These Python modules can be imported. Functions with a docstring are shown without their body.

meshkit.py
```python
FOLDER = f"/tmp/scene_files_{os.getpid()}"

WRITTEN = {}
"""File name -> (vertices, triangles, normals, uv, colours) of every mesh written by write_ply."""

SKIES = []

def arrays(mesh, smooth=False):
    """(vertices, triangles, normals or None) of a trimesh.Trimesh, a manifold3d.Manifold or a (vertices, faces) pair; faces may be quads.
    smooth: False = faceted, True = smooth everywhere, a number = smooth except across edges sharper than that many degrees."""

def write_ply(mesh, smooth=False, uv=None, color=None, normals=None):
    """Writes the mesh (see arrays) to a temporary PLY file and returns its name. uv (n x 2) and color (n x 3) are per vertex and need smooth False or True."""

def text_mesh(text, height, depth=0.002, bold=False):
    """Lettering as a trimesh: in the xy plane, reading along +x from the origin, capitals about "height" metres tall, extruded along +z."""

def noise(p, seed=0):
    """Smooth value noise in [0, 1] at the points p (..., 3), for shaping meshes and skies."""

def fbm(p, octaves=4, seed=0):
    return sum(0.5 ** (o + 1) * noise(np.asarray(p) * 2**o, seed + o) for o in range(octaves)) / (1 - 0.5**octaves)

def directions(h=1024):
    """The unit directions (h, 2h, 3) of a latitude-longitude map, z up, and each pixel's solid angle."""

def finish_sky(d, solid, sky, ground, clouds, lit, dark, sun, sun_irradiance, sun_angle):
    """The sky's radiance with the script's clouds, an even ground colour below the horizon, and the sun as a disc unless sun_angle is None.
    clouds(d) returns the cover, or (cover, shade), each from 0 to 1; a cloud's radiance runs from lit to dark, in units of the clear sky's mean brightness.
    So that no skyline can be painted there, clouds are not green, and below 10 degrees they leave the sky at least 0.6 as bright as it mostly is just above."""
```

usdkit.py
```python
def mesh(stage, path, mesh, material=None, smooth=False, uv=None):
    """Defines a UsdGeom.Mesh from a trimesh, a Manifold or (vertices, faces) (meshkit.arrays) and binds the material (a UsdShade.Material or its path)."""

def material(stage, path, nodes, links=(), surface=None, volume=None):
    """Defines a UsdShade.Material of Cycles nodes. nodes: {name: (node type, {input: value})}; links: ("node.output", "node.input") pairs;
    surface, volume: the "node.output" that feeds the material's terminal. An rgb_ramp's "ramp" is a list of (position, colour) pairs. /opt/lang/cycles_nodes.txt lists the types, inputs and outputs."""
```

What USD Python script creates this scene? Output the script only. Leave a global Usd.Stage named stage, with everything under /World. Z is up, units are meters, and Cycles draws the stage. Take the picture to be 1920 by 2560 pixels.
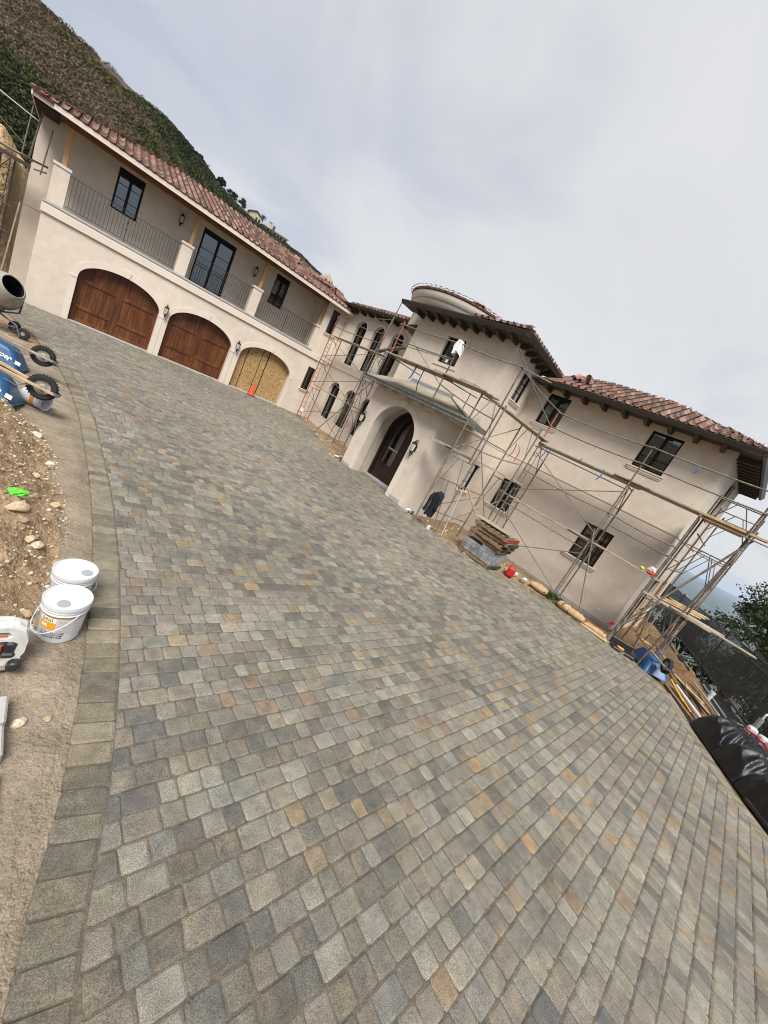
import math, random
import numpy as np, trimesh
import shapely
from shapely.geometry import Polygon, box as sbox, LineString, Point, MultiPolygon
from shapely import affinity
import usdkit, meshkit
from pxr import Usd, UsdGeom, UsdLux, UsdShade, Gf, Sdf, Vt

stage = Usd.Stage.CreateInMemory()
UsdGeom.SetStageUpAxis(stage, UsdGeom.Tokens.z)
UsdGeom.SetStageMetersPerUnit(stage, 1.0)
UsdGeom.Xform.Define(stage, '/World')
UsdGeom.Scope.Define(stage, '/World/Looks')
PI = math.pi
EYE = 2.75
# ---------------------------------------------------------------- camera (ultra wide phone lens, rolled and tipped down)
RIGHT = (0.7039353, -0.5504889, 0.4488174)
DOWN = (0.1753499, -0.4776486, -0.8608741)
FWD = (0.6882786, 0.6846998, -0.2397055)
cam = UsdGeom.Camera.Define(stage, '/World/camera')
cam.AddTransformOp().Set(Gf.Matrix4d(*RIGHT, 0, *[-a for a in DOWN], 0, *[-a for a in FWD], 0, 0, 0, EYE, 1))
cam.CreateHorizontalApertureAttr(36.0)
cam.CreateVerticalApertureAttr(48.0)
cam.CreateFocalLengthAttr(948.0 / 1920 * 36.0)
cam.CreateClippingRangeAttr(Gf.Vec2f(0.05, 60000))
cam.CreateFStopAttr(0.0)
cam.CreateExposureAttr(2.22)

# ---------------------------------------------------------------- overcast sky and a weak, very soft sun
SUN_AZ, SUN_EL = math.radians(218), math.radians(54)       # azimuth from +Y towards +X
def sky():
    sx, sy, sz = math.sin(SUN_AZ) * math.cos(SUN_EL), math.cos(SUN_AZ) * math.cos(SUN_EL), math.sin(SUN_EL)
    usdkit.material(stage, '/World/Looks/sky', {
        'sky': ('sky_texture', {'sky_type': 'single_scattering', 'sun_disc': False, 'sun_elevation': SUN_EL, 'sun_rotation': SUN_AZ, 'altitude': 300.0, 'aerosol_density': 2.0}),
        'tc': ('texture_coordinate', {}),
        'sep': ('separate_xyz', {}),
        'zz': ('math', {'math_type': 'add', 'value2': 0.35}),
        'dx': ('math', {'math_type': 'divide'}), 'dy': ('math', {'math_type': 'divide'}),
        'cmb': ('combine_xyz', {'z': 0.0}),
        'n1': ('noise_texture', {'scale': 1.7, 'detail': 6.0, 'roughness': 0.5, 'distortion': 0.5}),
        'r1': ('rgb_ramp', {'ramp': [(0.0, (1.00, 1.09, 1.29)), (0.36, (1.13, 1.21, 1.39)), (0.50, (1.33, 1.37, 1.48)), (0.62, (1.56, 1.58, 1.61)), (1.0, (1.74, 1.75, 1.76))]}),
        'dot': ('vector_math', {'math_type': 'dot_product', 'vector2': (sx, sy, sz)}),
        'g2d': ('vector_math', {'math_type': 'dot_product', 'vector2': (.79, .37, .49)}), 'g2m': ('map_range', {'from_min': .35, 'from_max': 1.0, 'to_min': -.20, 'to_max': .22}), 'nsum': ('math', {'math_type': 'add'}),
        'gl': ('map_range', {'from_min': 0.1, 'from_max': 1.0, 'to_min': 0.0, 'to_max': 1.0, 'clamp': True}),
        'glp': ('math', {'math_type': 'power', 'value2': 1.5}),
        'gls': ('math', {'math_type': 'multiply', 'value2': 0.5}),
        'gl1': ('math', {'math_type': 'add', 'value2': 1.0}),
        'br': ('vector_math', {'math_type': 'scale'}),
        'mx': ('mix', {'fac': 0.97}),
        'bg': ('background_shader', {'strength': 0.10})},
        [('tc.generated', 'sep.vector'), ('sep.z', 'zz.value1'), ('sep.x', 'dx.value1'), ('zz.value', 'dx.value2'), ('sep.y', 'dy.value1'), ('zz.value', 'dy.value2'),
         ('dx.value', 'cmb.x'), ('dy.value', 'cmb.y'), ('cmb.vector', 'n1.vector'), ('tc.generated', 'g2d.vector1'), ('g2d.value', 'g2m.value'), ('n1.fac', 'nsum.value1'), ('g2m.result', 'nsum.value2'), ('nsum.value', 'r1.fac'),
         ('tc.generated', 'dot.vector1'), ('dot.value', 'gl.value'), ('gl.result', 'glp.value1'), ('glp.value', 'gls.value1'), ('gls.value', 'gl1.value1'),
         ('r1.color', 'br.vector1'), ('gl1.value', 'br.scale'), ('sky.color', 'mx.color1'), ('br.vector', 'mx.color2'), ('mx.color', 'bg.color')], surface='bg.background')
    d = UsdLux.DomeLight.Define(stage, '/World/sky')
    UsdShade.MaterialBindingAPI.Apply(d.GetPrim()).Bind(UsdShade.Material.Get(stage, '/World/Looks/sky'))
    d.GetPrim().SetCustomDataByKey('kind', 'structure')
    d.GetPrim().SetCustomDataByKey('label', 'pale grey overcast sky with soft cloud')
    s = UsdLux.DistantLight.Define(stage, '/World/sun')
    s.CreateIntensityAttr(0.33); s.CreateAngleAttr(28.0); s.CreateColorAttr(Gf.Vec3f(1.0, 0.97, 0.93))
    s.CreateNormalizeAttr(True)
    s.AddRotateXYZOp().Set(Gf.Vec3f(90 - math.degrees(SUN_EL), 0, 180 - math.degrees(SUN_AZ)))
sky()

# ---------------------------------------------------------------- helpers: naming, prims
def numbered(parent, name):
    p = f'{parent}/{name}'
    if not stage.GetPrimAtPath(p): return p
    i = NUM.get(p, 0)
    while True:
        i += 1
        q = f'{p}_{i:03d}'
        if not stage.GetPrimAtPath(q):
            NUM[p] = i
            return q
NUM = {}
def path_of(x): return '/World' if x is None else (x if isinstance(x, str) else str(x.GetPath()))
def data(o, label=None, cat=None, group=None, kind=None):
    for k, v in (('label', label), ('category', cat), ('group', group), ('kind', kind)):
        if v: o.SetCustomDataByKey(k, v)
    return o
def thing(name, label, cat, loc=(0, 0, 0), rotz=0.0, group=None, kind=None, rot=None):
    x = UsdGeom.Xform.Define(stage, numbered('/World', name))
    if any(loc): x.AddTranslateOp().Set(Gf.Vec3d(*map(float, loc)))
    if rotz: x.AddRotateZOp().Set(math.degrees(rotz))
    if rot is not None: x.AddRotateXYZOp().Set(Gf.Vec3f(*map(float, rot)))
    return data(x.GetPrim(), label, cat, group, kind)
def holder(name, parent):
    return UsdGeom.Xform.Define(stage, numbered(path_of(parent), name)).GetPrim()
def obj(name, mesh, mat, parent=None, smooth=False, tint=None, **kw):
    if isinstance(mesh, MB): 
        if tint is None and mesh.tint: tint = np.concatenate(mesh.tint)
        mesh = mesh.get()
    m = usdkit.mesh(stage, numbered(path_of(parent), name), mesh, MATS[mat], smooth=smooth)
    if tint is not None:
        n = len(m.GetPointsAttr().Get())
        t = np.asarray(tint, np.float32)
        if t.ndim == 1: t = np.tile(t, (n, 1))
        UsdGeom.PrimvarsAPI(m).CreatePrimvar('tint', Sdf.ValueTypeNames.Color3fArray, 'vertex').Set(Vt.Vec3fArray.FromNumpy(np.ascontiguousarray(t)))
    return data(m.GetPrim(), **kw)

class MB:
    """collects pieces and gives one mesh"""
    def __init__(self): self.v, self.f, self.n, self.tint = [], [], 0, []
    def add(self, v, f, tint=None):
        v = np.asarray(v, float); f = np.asarray(f, int)
        if f.shape[1] == 4: f = np.vstack([f[:, [0, 1, 2]], f[:, [0, 2, 3]]])
        self.v.append(v); self.f.append(f + self.n); self.n += len(v)
        if tint is not None: self.tint.append(np.tile(np.asarray(tint, float), (len(v), 1)))
        return self
    def tm(self, m, tint=None): return self.add(m.vertices, m.faces, tint)
    def get(self): return np.vstack(self.v), np.vstack(self.f)
    def box(self, c, s, axes=None, bev=0.0, tint=None):
        """box of full size s at c; axes: 3x3 rows of unit vectors"""
        if bev > 0: v, f = bevel_box(s, bev)
        else:
            v = np.array([[x, y, z] for x in (-.5, .5) for y in (-.5, .5) for z in (-.5, .5)]) * np.asarray(s, float)
            f = [[0, 1, 3, 2], [4, 6, 7, 5], [0, 4, 5, 1], [2, 3, 7, 6], [0, 2, 6, 4], [1, 5, 7, 3]]
        if axes is not None: v = v @ np.asarray(axes, float)
        return self.add(v + np.asarray(c, float), f, tint)
    def bar(self, p, q, w, h, up=(0, 0, 1), tint=None, bev=0.0):
        """rectangular bar from p to q, h along up, w sideways"""
        p, q = np.asarray(p, float), np.asarray(q, float)
        d = q - p; L = np.linalg.norm(d); d /= L
        up = np.asarray(up, float)
        if abs(d @ up) > 0.98: up = np.array([1.0, 0, 0])
        s = np.cross(up, d); s /= np.linalg.norm(s); u = np.cross(d, s)
        return self.box((p + q) / 2, (L, w, h), np.array([d, s, u]), bev, tint)
    def tube(self, pts, r, n=8, tint=None, cap=True):
        v, f = tube(pts, r, n, cap)
        return self.add(v, f, tint)
    def quad(self, a, b, c, d, tint=None): return self.add([a, b, c, d], [[0, 1, 2, 3]], tint)

def bevel_box(s, b):
    s = np.asarray(s, float) / 2; b = min(b, s.min() * .9)
    v = []
    for x in (-1, 1):
        for y in (-1, 1):
            for z in (-1, 1):
                g = np.array([x, y, z])
                for k in range(3):
                    q = g * s
                    for j in range(3):
                        if j != k: q[j] -= g[j] * b
                    v.append(q)
    m = trimesh.Trimesh(v, process=False).convex_hull
    return np.array(m.vertices), np.array(m.faces)
def tube(pts, r, n=8, cap=True):
    p = np.asarray(pts, float); m = len(p)
    r = np.broadcast_to(np.asarray(r, float), (m,))
    t = np.gradient(p, axis=0); t /= np.linalg.norm(t, axis=1, keepdims=True) + 1e-12
    a = np.cross(t[0], [0, 0, 1.0])
    if np.linalg.norm(a) < 1e-3: a = np.cross(t[0], [1.0, 0, 0])
    a /= np.linalg.norm(a); A = [a]
    for i in range(1, m):
        a = A[-1] - t[i] * (A[-1] @ t[i]); a /= np.linalg.norm(a) + 1e-12; A.append(a)
    A = np.array(A); B = np.cross(t, A); ang = np.arange(n) * 2 * PI / n
    v = (p[:, None] + r[:, None, None] * (np.cos(ang)[None, :, None] * A[:, None] + np.sin(ang)[None, :, None] * B[:, None])).reshape(-1, 3)
    f = [[i * n + j, i * n + (j + 1) % n, (i + 1) * n + (j + 1) % n, (i + 1) * n + j] for i in range(m - 1) for j in range(n)]
    f = np.array(f); f = np.vstack([f[:, [0, 1, 2]], f[:, [0, 2, 3]]])
    if cap:
        v = np.vstack([v, p[:1], p[-1:]]); k = m * n
        f = np.vstack([f, [[k, (j + 1) % n, j] for j in range(n)], [[k + 1, (m - 1) * n + j, (m - 1) * n + (j + 1) % n] for j in range(n)]])
    return v, f
def lathe(prof, n=32):
    """profile [(r, z)] round z"""
    pr = np.asarray(prof, float); m = len(pr); ang = np.arange(n) * 2 * PI / n
    v = np.stack([pr[:, 0, None] * np.cos(ang), pr[:, 0, None] * np.sin(ang), np.repeat(pr[:, 1, None], n, 1)], -1).reshape(-1, 3)
    f = [[i * n + j, i * n + (j + 1) % n, (i + 1) * n + (j + 1) % n, (i + 1) * n + j] for i in range(m - 1) for j in range(n)]
    return v, np.array(f)
def extr(poly, depth):
    """extruded polygon(s): x, y in the plane, depth along +z"""
    ms = [trimesh.creation.extrude_polygon(g, depth, engine='earcut') for g in getattr(poly, 'geoms', [poly]) if g.area > 1e-6]
    return trimesh.util.concatenate(ms)

class Frame:
    """a wall plane: s along, o outwards, z up"""
    def __init__(self, origin, s, o): self.p, self.s, self.o, self.z = np.asarray(origin, float), np.asarray(s, float), np.asarray(o, float), np.array([0, 0, 1.0])
    def pt(self, s, o, z): return self.p + self.s * s + self.o * o + self.z * z
    def axes(self): return np.array([self.s, self.o, self.z])
    def slab(self, poly, o0, o1):
        """polygon in (s, z) extruded from o0 to o1"""
        m = extr(poly, abs(o1 - o0)); v = np.array(m.vertices); lo = min(o0, o1)
        w = self.p + v[:, :1] * self.s + (lo + v[:, 2:3]) * self.o + v[:, 1:2] * self.z
        return w, np.array(m.faces)
    def box(self, mb, s0, s1, o0, o1, z0, z1, bev=0.0, tint=None):
        mb.box(self.pt((s0 + s1) / 2, (o0 + o1) / 2, (z0 + z1) / 2), (abs(s1 - s0), abs(o1 - o0), abs(z1 - z0)), self.axes(), bev, tint); return mb
def arch_poly(s0, s1, z0, spring, crown, n=24):
    c, a, h = (s0 + s1) / 2, (s1 - s0) / 2, crown - spring
    t = np.linspace(0, PI, n)
    return Polygon([(s0, z0), (s1, z0)] + [(c + a * math.cos(x), spring + h * math.sin(x)) for x in t])
def rect(s0, s1, z0, z1): return sbox(s0, z0, s1, z1)
KSL = 0.001
def gz(x, y): return -KSL * np.maximum(x, -3) * np.clip(21.5 - np.asarray(y, float), 0, 26)
# ---------------------------------------------------------------- materials
MATS = {}
def M(name, base=(.5, .5, .5), rough=.7, spec=.5, noise=None, bump=None, metallic=0.0, tint=False, speck=None, coat=0.0, obj_coord=False, nscale2=None, trans=0.0):
    """noise: (scale, amount, detail): brightness variation; bump: (scale, distance); speck: (scale, amount); tint: colour comes from the mesh's primvar"""
    N = {'p': ('principled_bsdf', {'roughness': rough, 'specular_ior_level': spec, 'metallic': metallic, 'coat_weight': coat, 'transmission_weight': trans}), 'pos': ('geometry', {}), 'tco': ('texture_coordinate', {})}
    P = 'tco.object' if obj_coord else 'pos.position'
    L = []
    if tint: N['c0'] = ('attribute', {'attribute': 'tint'}); cur = 'c0.color'
    else: N['c0'] = ('color', {'value': base}); cur = 'c0.color'
    for i, nz in enumerate(x for x in (noise, nscale2, speck) if x):
        sc, am = nz[0], nz[1]; det = nz[2] if len(nz) > 2 else 3.0
        N[f'n{i}'] = ('noise_texture', {'scale': sc, 'detail': det, 'roughness': .6})
        N[f'm{i}'] = ('map_range', {'from_min': .3, 'from_max': .7, 'to_min': 1 - am, 'to_max': 1 + am, 'clamp': True})
        N[f's{i}'] = ('vector_math', {'math_type': 'scale'})
        L += [(P, f'n{i}.vector'), (f'n{i}.fac', f'm{i}.value'), (cur, f's{i}.vector1'), (f'm{i}.result', f's{i}.scale')]
        cur = f's{i}.vector'
    L.append((cur, 'p.base_color'))
    if bump:
        N['bn'] = ('noise_texture', {'scale': bump[0], 'detail': 4.0, 'roughness': .6})
        N['bp'] = ('bump', {'distance': bump[1], 'strength': 1.0, 'height': 1.0})
        L += [(P, 'bn.vector'), ('bn.fac', 'bp.height'), ('bp.normal', 'p.normal')]
    MATS[name] = usdkit.material(stage, f'/World/Looks/{name}', N, L, surface='p.BSDF')
M('stucco', (.595, .515, .425), .9, .2, noise=(.4, .07, 6), nscale2=(3.2, .06, 7), speck=(60, .13, 2), bump=(70, .012))
M('stucco_trim', (.61, .53, .44), .9, .2, noise=(.8, .05, 4), speck=(90, .06, 2), bump=(140, .003))
M('mahogany', (.020, .007, .005), .4, .5, noise=(6, .3, 4))
M('post_wood', (.42, .225, .10), .7, .3, noise=(5, .2, 4), speck=(60, .12, 2))
M('beam_wood', (.20, .09, .035), .7, .3, noise=(4, .2, 4))
M('lumber', (.42, .29, .16), .75, .3, noise=(7, .2, 4), speck=(80, .12, 2))
M('old_plank', (.29, .245, .185), .85, .2, noise=(6, .28, 4), speck=(60, .18, 2))
M('fascia_paint', (.62, .53, .45), .6, .3, noise=(3, .05))
M('bronze', (.032, .027, .022), .38, .5, noise=(3, .12))
M('dark_wood', (.045, .03, .02), .6, .4, noise=(6, .25))
M('soffit', (.10, .075, .055), .8, .2, noise=(3, .15))
M('frame_black', (.006, .006, .006), .5, .2)
M('iron', (.025, .019, .015), .5, .5, noise=(20, .2))
M('rust_tube', (.12, .085, .065), .65, .4, noise=(9, .45, 5), metallic=.15)
M('grey_tube', (.165, .145, .115), .7, .4, noise=(11, .42, 5), metallic=.2)
M('red_tube', (.30, .085, .055), .6, .4, noise=(12, .35, 5))
M('galv', (.33, .35, .35), .5, .5, noise=(9, .2, 5), metallic=.5)
M('porch_sheet', (.25, .225, .165), .8, .3, noise=(2.2, .25, 5), speck=(40, .12))
M('copper_grey', (.15, .15, .135), .65, .3, noise=(7, .35, 5))
M('tile', tint=True, rough=.85, spec=.2, noise=(9, .3, 5), speck=(60, .15, 3), bump=(60, .004))
M('tile_under', (.14, .075, .05), .9, .2, noise=(6, .3))
M('felt', (.05, .05, .052), .9, .2, noise=(3, .2))
M('joint', (.105, .088, .066), .95, .1, noise=(30, .3, 4), speck=(150, .3), bump=(90, .006))
M('concrete', (.36, .345, .32), .85, .2, noise=(4, .15, 5), speck=(90, .1))
M('mixer_drum', (.24, .225, .18), .7, .3, noise=(9, .25, 5), speck=(60, .12))
M('inside', (.02, .018, .016), .9, .1)
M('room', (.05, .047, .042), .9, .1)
M('blue_paint', (.008, .062, .15), .38, .5, noise=(7, .3, 5), speck=(40, .12))
M('blue_plastic', (.009, .07, .19), .4, .5, noise=(5, .15))
M('rubber', (.022, .021, .02), .8, .3, noise=(15, .3))
M('steel_wheel', (.24, .22, .18), .5, .4, noise=(12, .3))
M('steel_dark', (.07, .08, .10), .5, .5, noise=(14, .35))
M('white_plastic', (.52, .53, .525), .4, .5, noise=(5, .04))
M('white_print', (.85, .86, .86), .5, .3)
M('label_grey', (.50, .49, .48), .5, .3, noise=(60, .12))
M('label_dark', (.09, .09, .085), .5, .3)
M('label_orange', (.72, .29, .02), .5, .3)
M('label_brown', (.50, .20, .035), .5, .3)
M('label_green', (.06, .20, .03), .5, .3)
M('lid_mark', (.27, .28, .28), .5, .3)
M('saw_grey', (.50, .50, .46), .5, .4, noise=(12, .15, 4))
M('saw_orange', (.72, .10, .018), .4, .5, noise=(8, .1))
M('black_plastic', (.018, .018, .019), .42, .5)
M('tank', (.32, .30, .26), .35, .5, noise=(6, .1))
M('black_sheet', (.005, .005, .006), .40, .35, bump=(5, .02))
M('silt_fabric', (.028, .029, .031), .7, .3, bump=(14, .03))
M('sack_paper', (.40, .275, .15), .85, .2, noise=(9, .15, 5), bump=(25, .012))
M('print_red', (.22, .03, .02), .8, .2)
M('print_dark', (.05, .035, .025), .8, .2)
M('cone', (.80, .075, .02), .5, .4)
M('red_plastic', (.40, .012, .016), .4, .5)
M('yellow_plastic', (.62, .34, .02), .4, .5)
M('lime', (.48, .62, .05), .6, .3)
M('hivis', (.62, .13, .06), .7, .3)
M('lime_bag', (.09, .42, .03), .5, .4)
M('blue_tape', (.03, .11, .28), .5, .4)
M('denim', (.020, .021, .026), .9, .1, noise=(12, .3), bump=(30, .01))
M('cloth_white', (.66, .66, .65), .9, .1, noise=(10, .1), bump=(25, .01))
M('pink_tape', (.45, .06, .09), .6, .3)
M('pallet_red', (.25, .045, .025), .8, .2, noise=(12, .35, 4))
M('pallet_green', (.025, .055, .035), .8, .2, noise=(12, .3, 4))
M('pallet_wood', (.19, .125, .075), .85, .2, noise=(9, .35, 5))
M('block', tint=True, rough=.85, spec=.25, noise=(14, .15), speck=(120, .2))
M('rope', (.52, .41, .22), .9, .1, noise=(30, .2))
M('lamp_glass', (.55, .53, .46), .25, .5)
M('dirt', (.25, .175, .105), .95, .1, noise=(1.3, .25, 6), nscale2=(9, .25, 5), speck=(60, .28, 3), bump=(18, .05))
M('sand', (.225, .183, .132), .95, .1, noise=(2.2, .25, 6), nscale2=(14, .14, 5), speck=(110, .3, 3), bump=(26, .03))
M('dirt_cut', (.40, .285, .15), .95, .1, noise=(.35, .3, 6), nscale2=(2.5, .22, 5), speck=(20, .2), bump=(2.5, .3))
M('fence_black', (.010, .010, .011), .45, .5)
M('dirt_damp', (.17, .105, .052), .95, .1, noise=(1.2, .3, 6), nscale2=(8, .28, 5), speck=(50, .25, 3), bump=(12, .07))
M('rock', tint=True, rough=.9, spec=.2, noise=(14, .25, 5), speck=(70, .2), bump=(30, .015))
M('bark', (.10, .075, .055), .9, .1, noise=(8, .3))
M('far_wall', (.44, .36, .25), .9, .1)
M('far_roof', (.09, .06, .045), .9, .1)
M('far_dark', (.04, .04, .04), .6, .3)
MATS['glass'] = usdkit.material(stage, '/World/Looks/glass', {'t': ('transparent_bsdf', {'color': (.42, .46, .45)}), 'g': ('glossy_bsdf', {'color': (.85, .88, .88), 'roughness': .02}), 'f': ('fresnel', {'IOR': 2.3}), 'm': ('mix_closure', {})},
    [('f.fac', 'm.fac'), ('t.BSDF', 'm.closure1'), ('g.BSDF', 'm.closure2')], surface='m.closure')
def leafmat(name, col, tr, amt=.35):
    MATS[name] = usdkit.material(stage, f'/World/Looks/{name}', {'oi': ('geometry', {}), 'a': ('principled_bsdf', {'roughness': .6, 'specular_ior_level': .3}), 'b': ('translucent_bsdf', {}), 'm': ('mix_closure', {'fac': .3}),
        'c': ('color', {'value': col}), 'mr': ('map_range', {'from_min': 0.0, 'from_max': 1.0, 'to_min': 1 - amt, 'to_max': 1 + amt}), 's': ('vector_math', {'math_type': 'scale'}),
        'pn': ('noise_texture', {'scale': tr, 'detail': 3.0}), 'mr2': ('map_range', {'from_min': .3, 'from_max': .7, 'to_min': .65, 'to_max': 1.35, 'clamp': True}), 's2': ('vector_math', {'math_type': 'scale'})},
        [('oi.random_per_island', 'mr.value'), ('c.color', 's.vector1'), ('mr.result', 's.scale'), ('oi.position', 'pn.vector'), ('pn.fac', 'mr2.value'), ('s.vector', 's2.vector1'), ('mr2.result', 's2.scale'),
         ('s2.vector', 'a.base_color'), ('s2.vector', 'b.color'), ('a.BSDF', 'm.closure1'), ('b.BSDF', 'm.closure2')], surface='m.closure')
leafmat('leaf_oak', (.055, .075, .022), .8)
leafmat('leaf_dark', (.030, .042, .018), .5)
leafmat('leaf_weed', (.07, .12, .03), 4)
MATS['brush'] = usdkit.material(stage, '/World/Looks/brush', {'oi': ('object_info', {}), 'g': ('geometry', {}), 'r': ('rgb_ramp', {'ramp': [(0, (.025, .032, .014)), (.35, (.038, .045, .018)), (.55, (.075, .075, .028)), (.75, (.11, .085, .045)), (1, (.15, .115, .075))]}),
    'n': ('noise_texture', {'scale': .045, 'detail': 3.0}), 'ad': ('math', {'math_type': 'multiply_add', 'value2': .45}), 'n2': ('map_range', {'from_min': .35, 'from_max': .65, 'to_min': -.20, 'to_max': .46}), 'sz': ('separate_xyz', {}), 'hx': ('map_range', {'from_min': 16.0, 'from_max': 0.0, 'to_min': -.05, 'to_max': .50, 'clamp': True}), 'hz': ('map_range', {'from_min': 9.0, 'from_max': 24.0, 'to_min': 0.0, 'to_max': 1.0, 'clamp': True}), 'hm': ('math', {'math_type': 'multiply'}), 'sm': ('math', {'math_type': 'add'}), 'p': ('principled_bsdf', {'roughness': .9, 'specular_ior_level': .1})},
    [('g.position', 'n.vector'), ('n.fac', 'n2.value'), ('g.position', 'sz.vector'), ('sz.x', 'hx.value'), ('sz.z', 'hz.value'), ('hx.result', 'hm.value1'), ('hz.result', 'hm.value2'), ('n2.result', 'sm.value1'), ('hm.value', 'sm.value2'), ('oi.random', 'ad.value1'), ('sm.value', 'ad.value3'), ('ad.value', 'r.fac'), ('r.color', 'p.base_color')], surface='p.BSDF')
MATS['hill'] = usdkit.material(stage, '/World/Looks/hill', {'g': ('geometry', {}), 'n': ('noise_texture', {'scale': .05, 'detail': 8.0, 'roughness': .65}), 'r': ('rgb_ramp', {'ramp': [(.3, (.04, .045, .02)), (.45, (.075, .06, .035)), (.55, (.11, .085, .055)), (.7, (.16, .12, .08))]}),
    'p': ('principled_bsdf', {'roughness': .95, 'specular_ior_level': .1}), 'n2': ('noise_texture', {'scale': .8, 'detail': 6.0}), 'b': ('bump', {'distance': .6, 'strength': 1.0})},
    [('g.position', 'n.vector'), ('n.fac', 'r.fac'), ('r.color', 'p.base_color'), ('g.position', 'n2.vector'), ('n2.fac', 'b.height'), ('b.normal', 'p.normal')], surface='p.BSDF')
MATS['valley'] = usdkit.material(stage, '/World/Looks/valley', {'g': ('geometry', {}), 'v': ('voronoi_texture', {'scale': .010, 'randomness': 1.0}), 'n': ('noise_texture', {'scale': .0035, 'detail': 8.0, 'roughness': .7}), 'r': ('rgb_ramp', {'ramp': [(.3, (.03, .05, .03)), (.5, (.055, .075, .055)), (.62, (.11, .11, .10)), (.72, (.30, .29, .27)), (.85, (.45, .44, .42))]}),
    'p': ('principled_bsdf', {'roughness': .95, 'specular_ior_level': .1}), 'mx': ('mix_float', {'fac': .3})},
    [('g.position', 'n.vector'), ('g.position', 'v.vector'), ('n.fac', 'mx.a'), ('v.distance', 'mx.b'), ('mx.result', 'r.fac'), ('r.color', 'p.base_color')], surface='p.BSDF')
MATS['haze'] = usdkit.material(stage, '/World/Looks/haze', {'v': ('principled_volume', {'color': (.70, .83, 1.0), 'density': .00005, 'anisotropy': .2})}, [], volume='v.volume')

MATS['wood_door'] = usdkit.material(stage, '/World/Looks/wood_door', {'g': ('geometry', {}), 'oi': ('object_info', {}), 'mp': ('mapping', {'scale': (16.0, 16.0, 1.1)}), 'n': ('noise_texture', {'scale': 1.0, 'detail': 5.0, 'roughness': .65, 'distortion': .6}),
    'mp2': ('mapping', {'scale': (3.0, 3.0, .7)}), 'n2': ('noise_texture', {'scale': 1.0, 'detail': 2.0}), 'ad': ('math', {'math_type': 'multiply_add', 'value2': .16}), 'a2': ('math', {'math_type': 'multiply_add', 'value2': .5}), 'r': ('rgb_ramp', {'ramp': [(.42, (.018, .005, .002)), (.62, (.048, .014, .004)), (.80, (.090, .027, .007)), (1.0, (.15, .052, .014))]}), 'p': ('principled_bsdf', {'roughness': .5, 'specular_ior_level': .35})},
    [('g.position', 'mp.vector'), ('mp.vector', 'n.vector'), ('g.position', 'mp2.vector'), ('mp2.vector', 'n2.vector'), ('oi.random', 'ad.value1'), ('n.fac', 'ad.value3'), ('n2.fac', 'a2.value1'), ('ad.value', 'a2.value3'), ('a2.value', 'r.fac'), ('r.color', 'p.base_color')], surface='p.BSDF')
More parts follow.
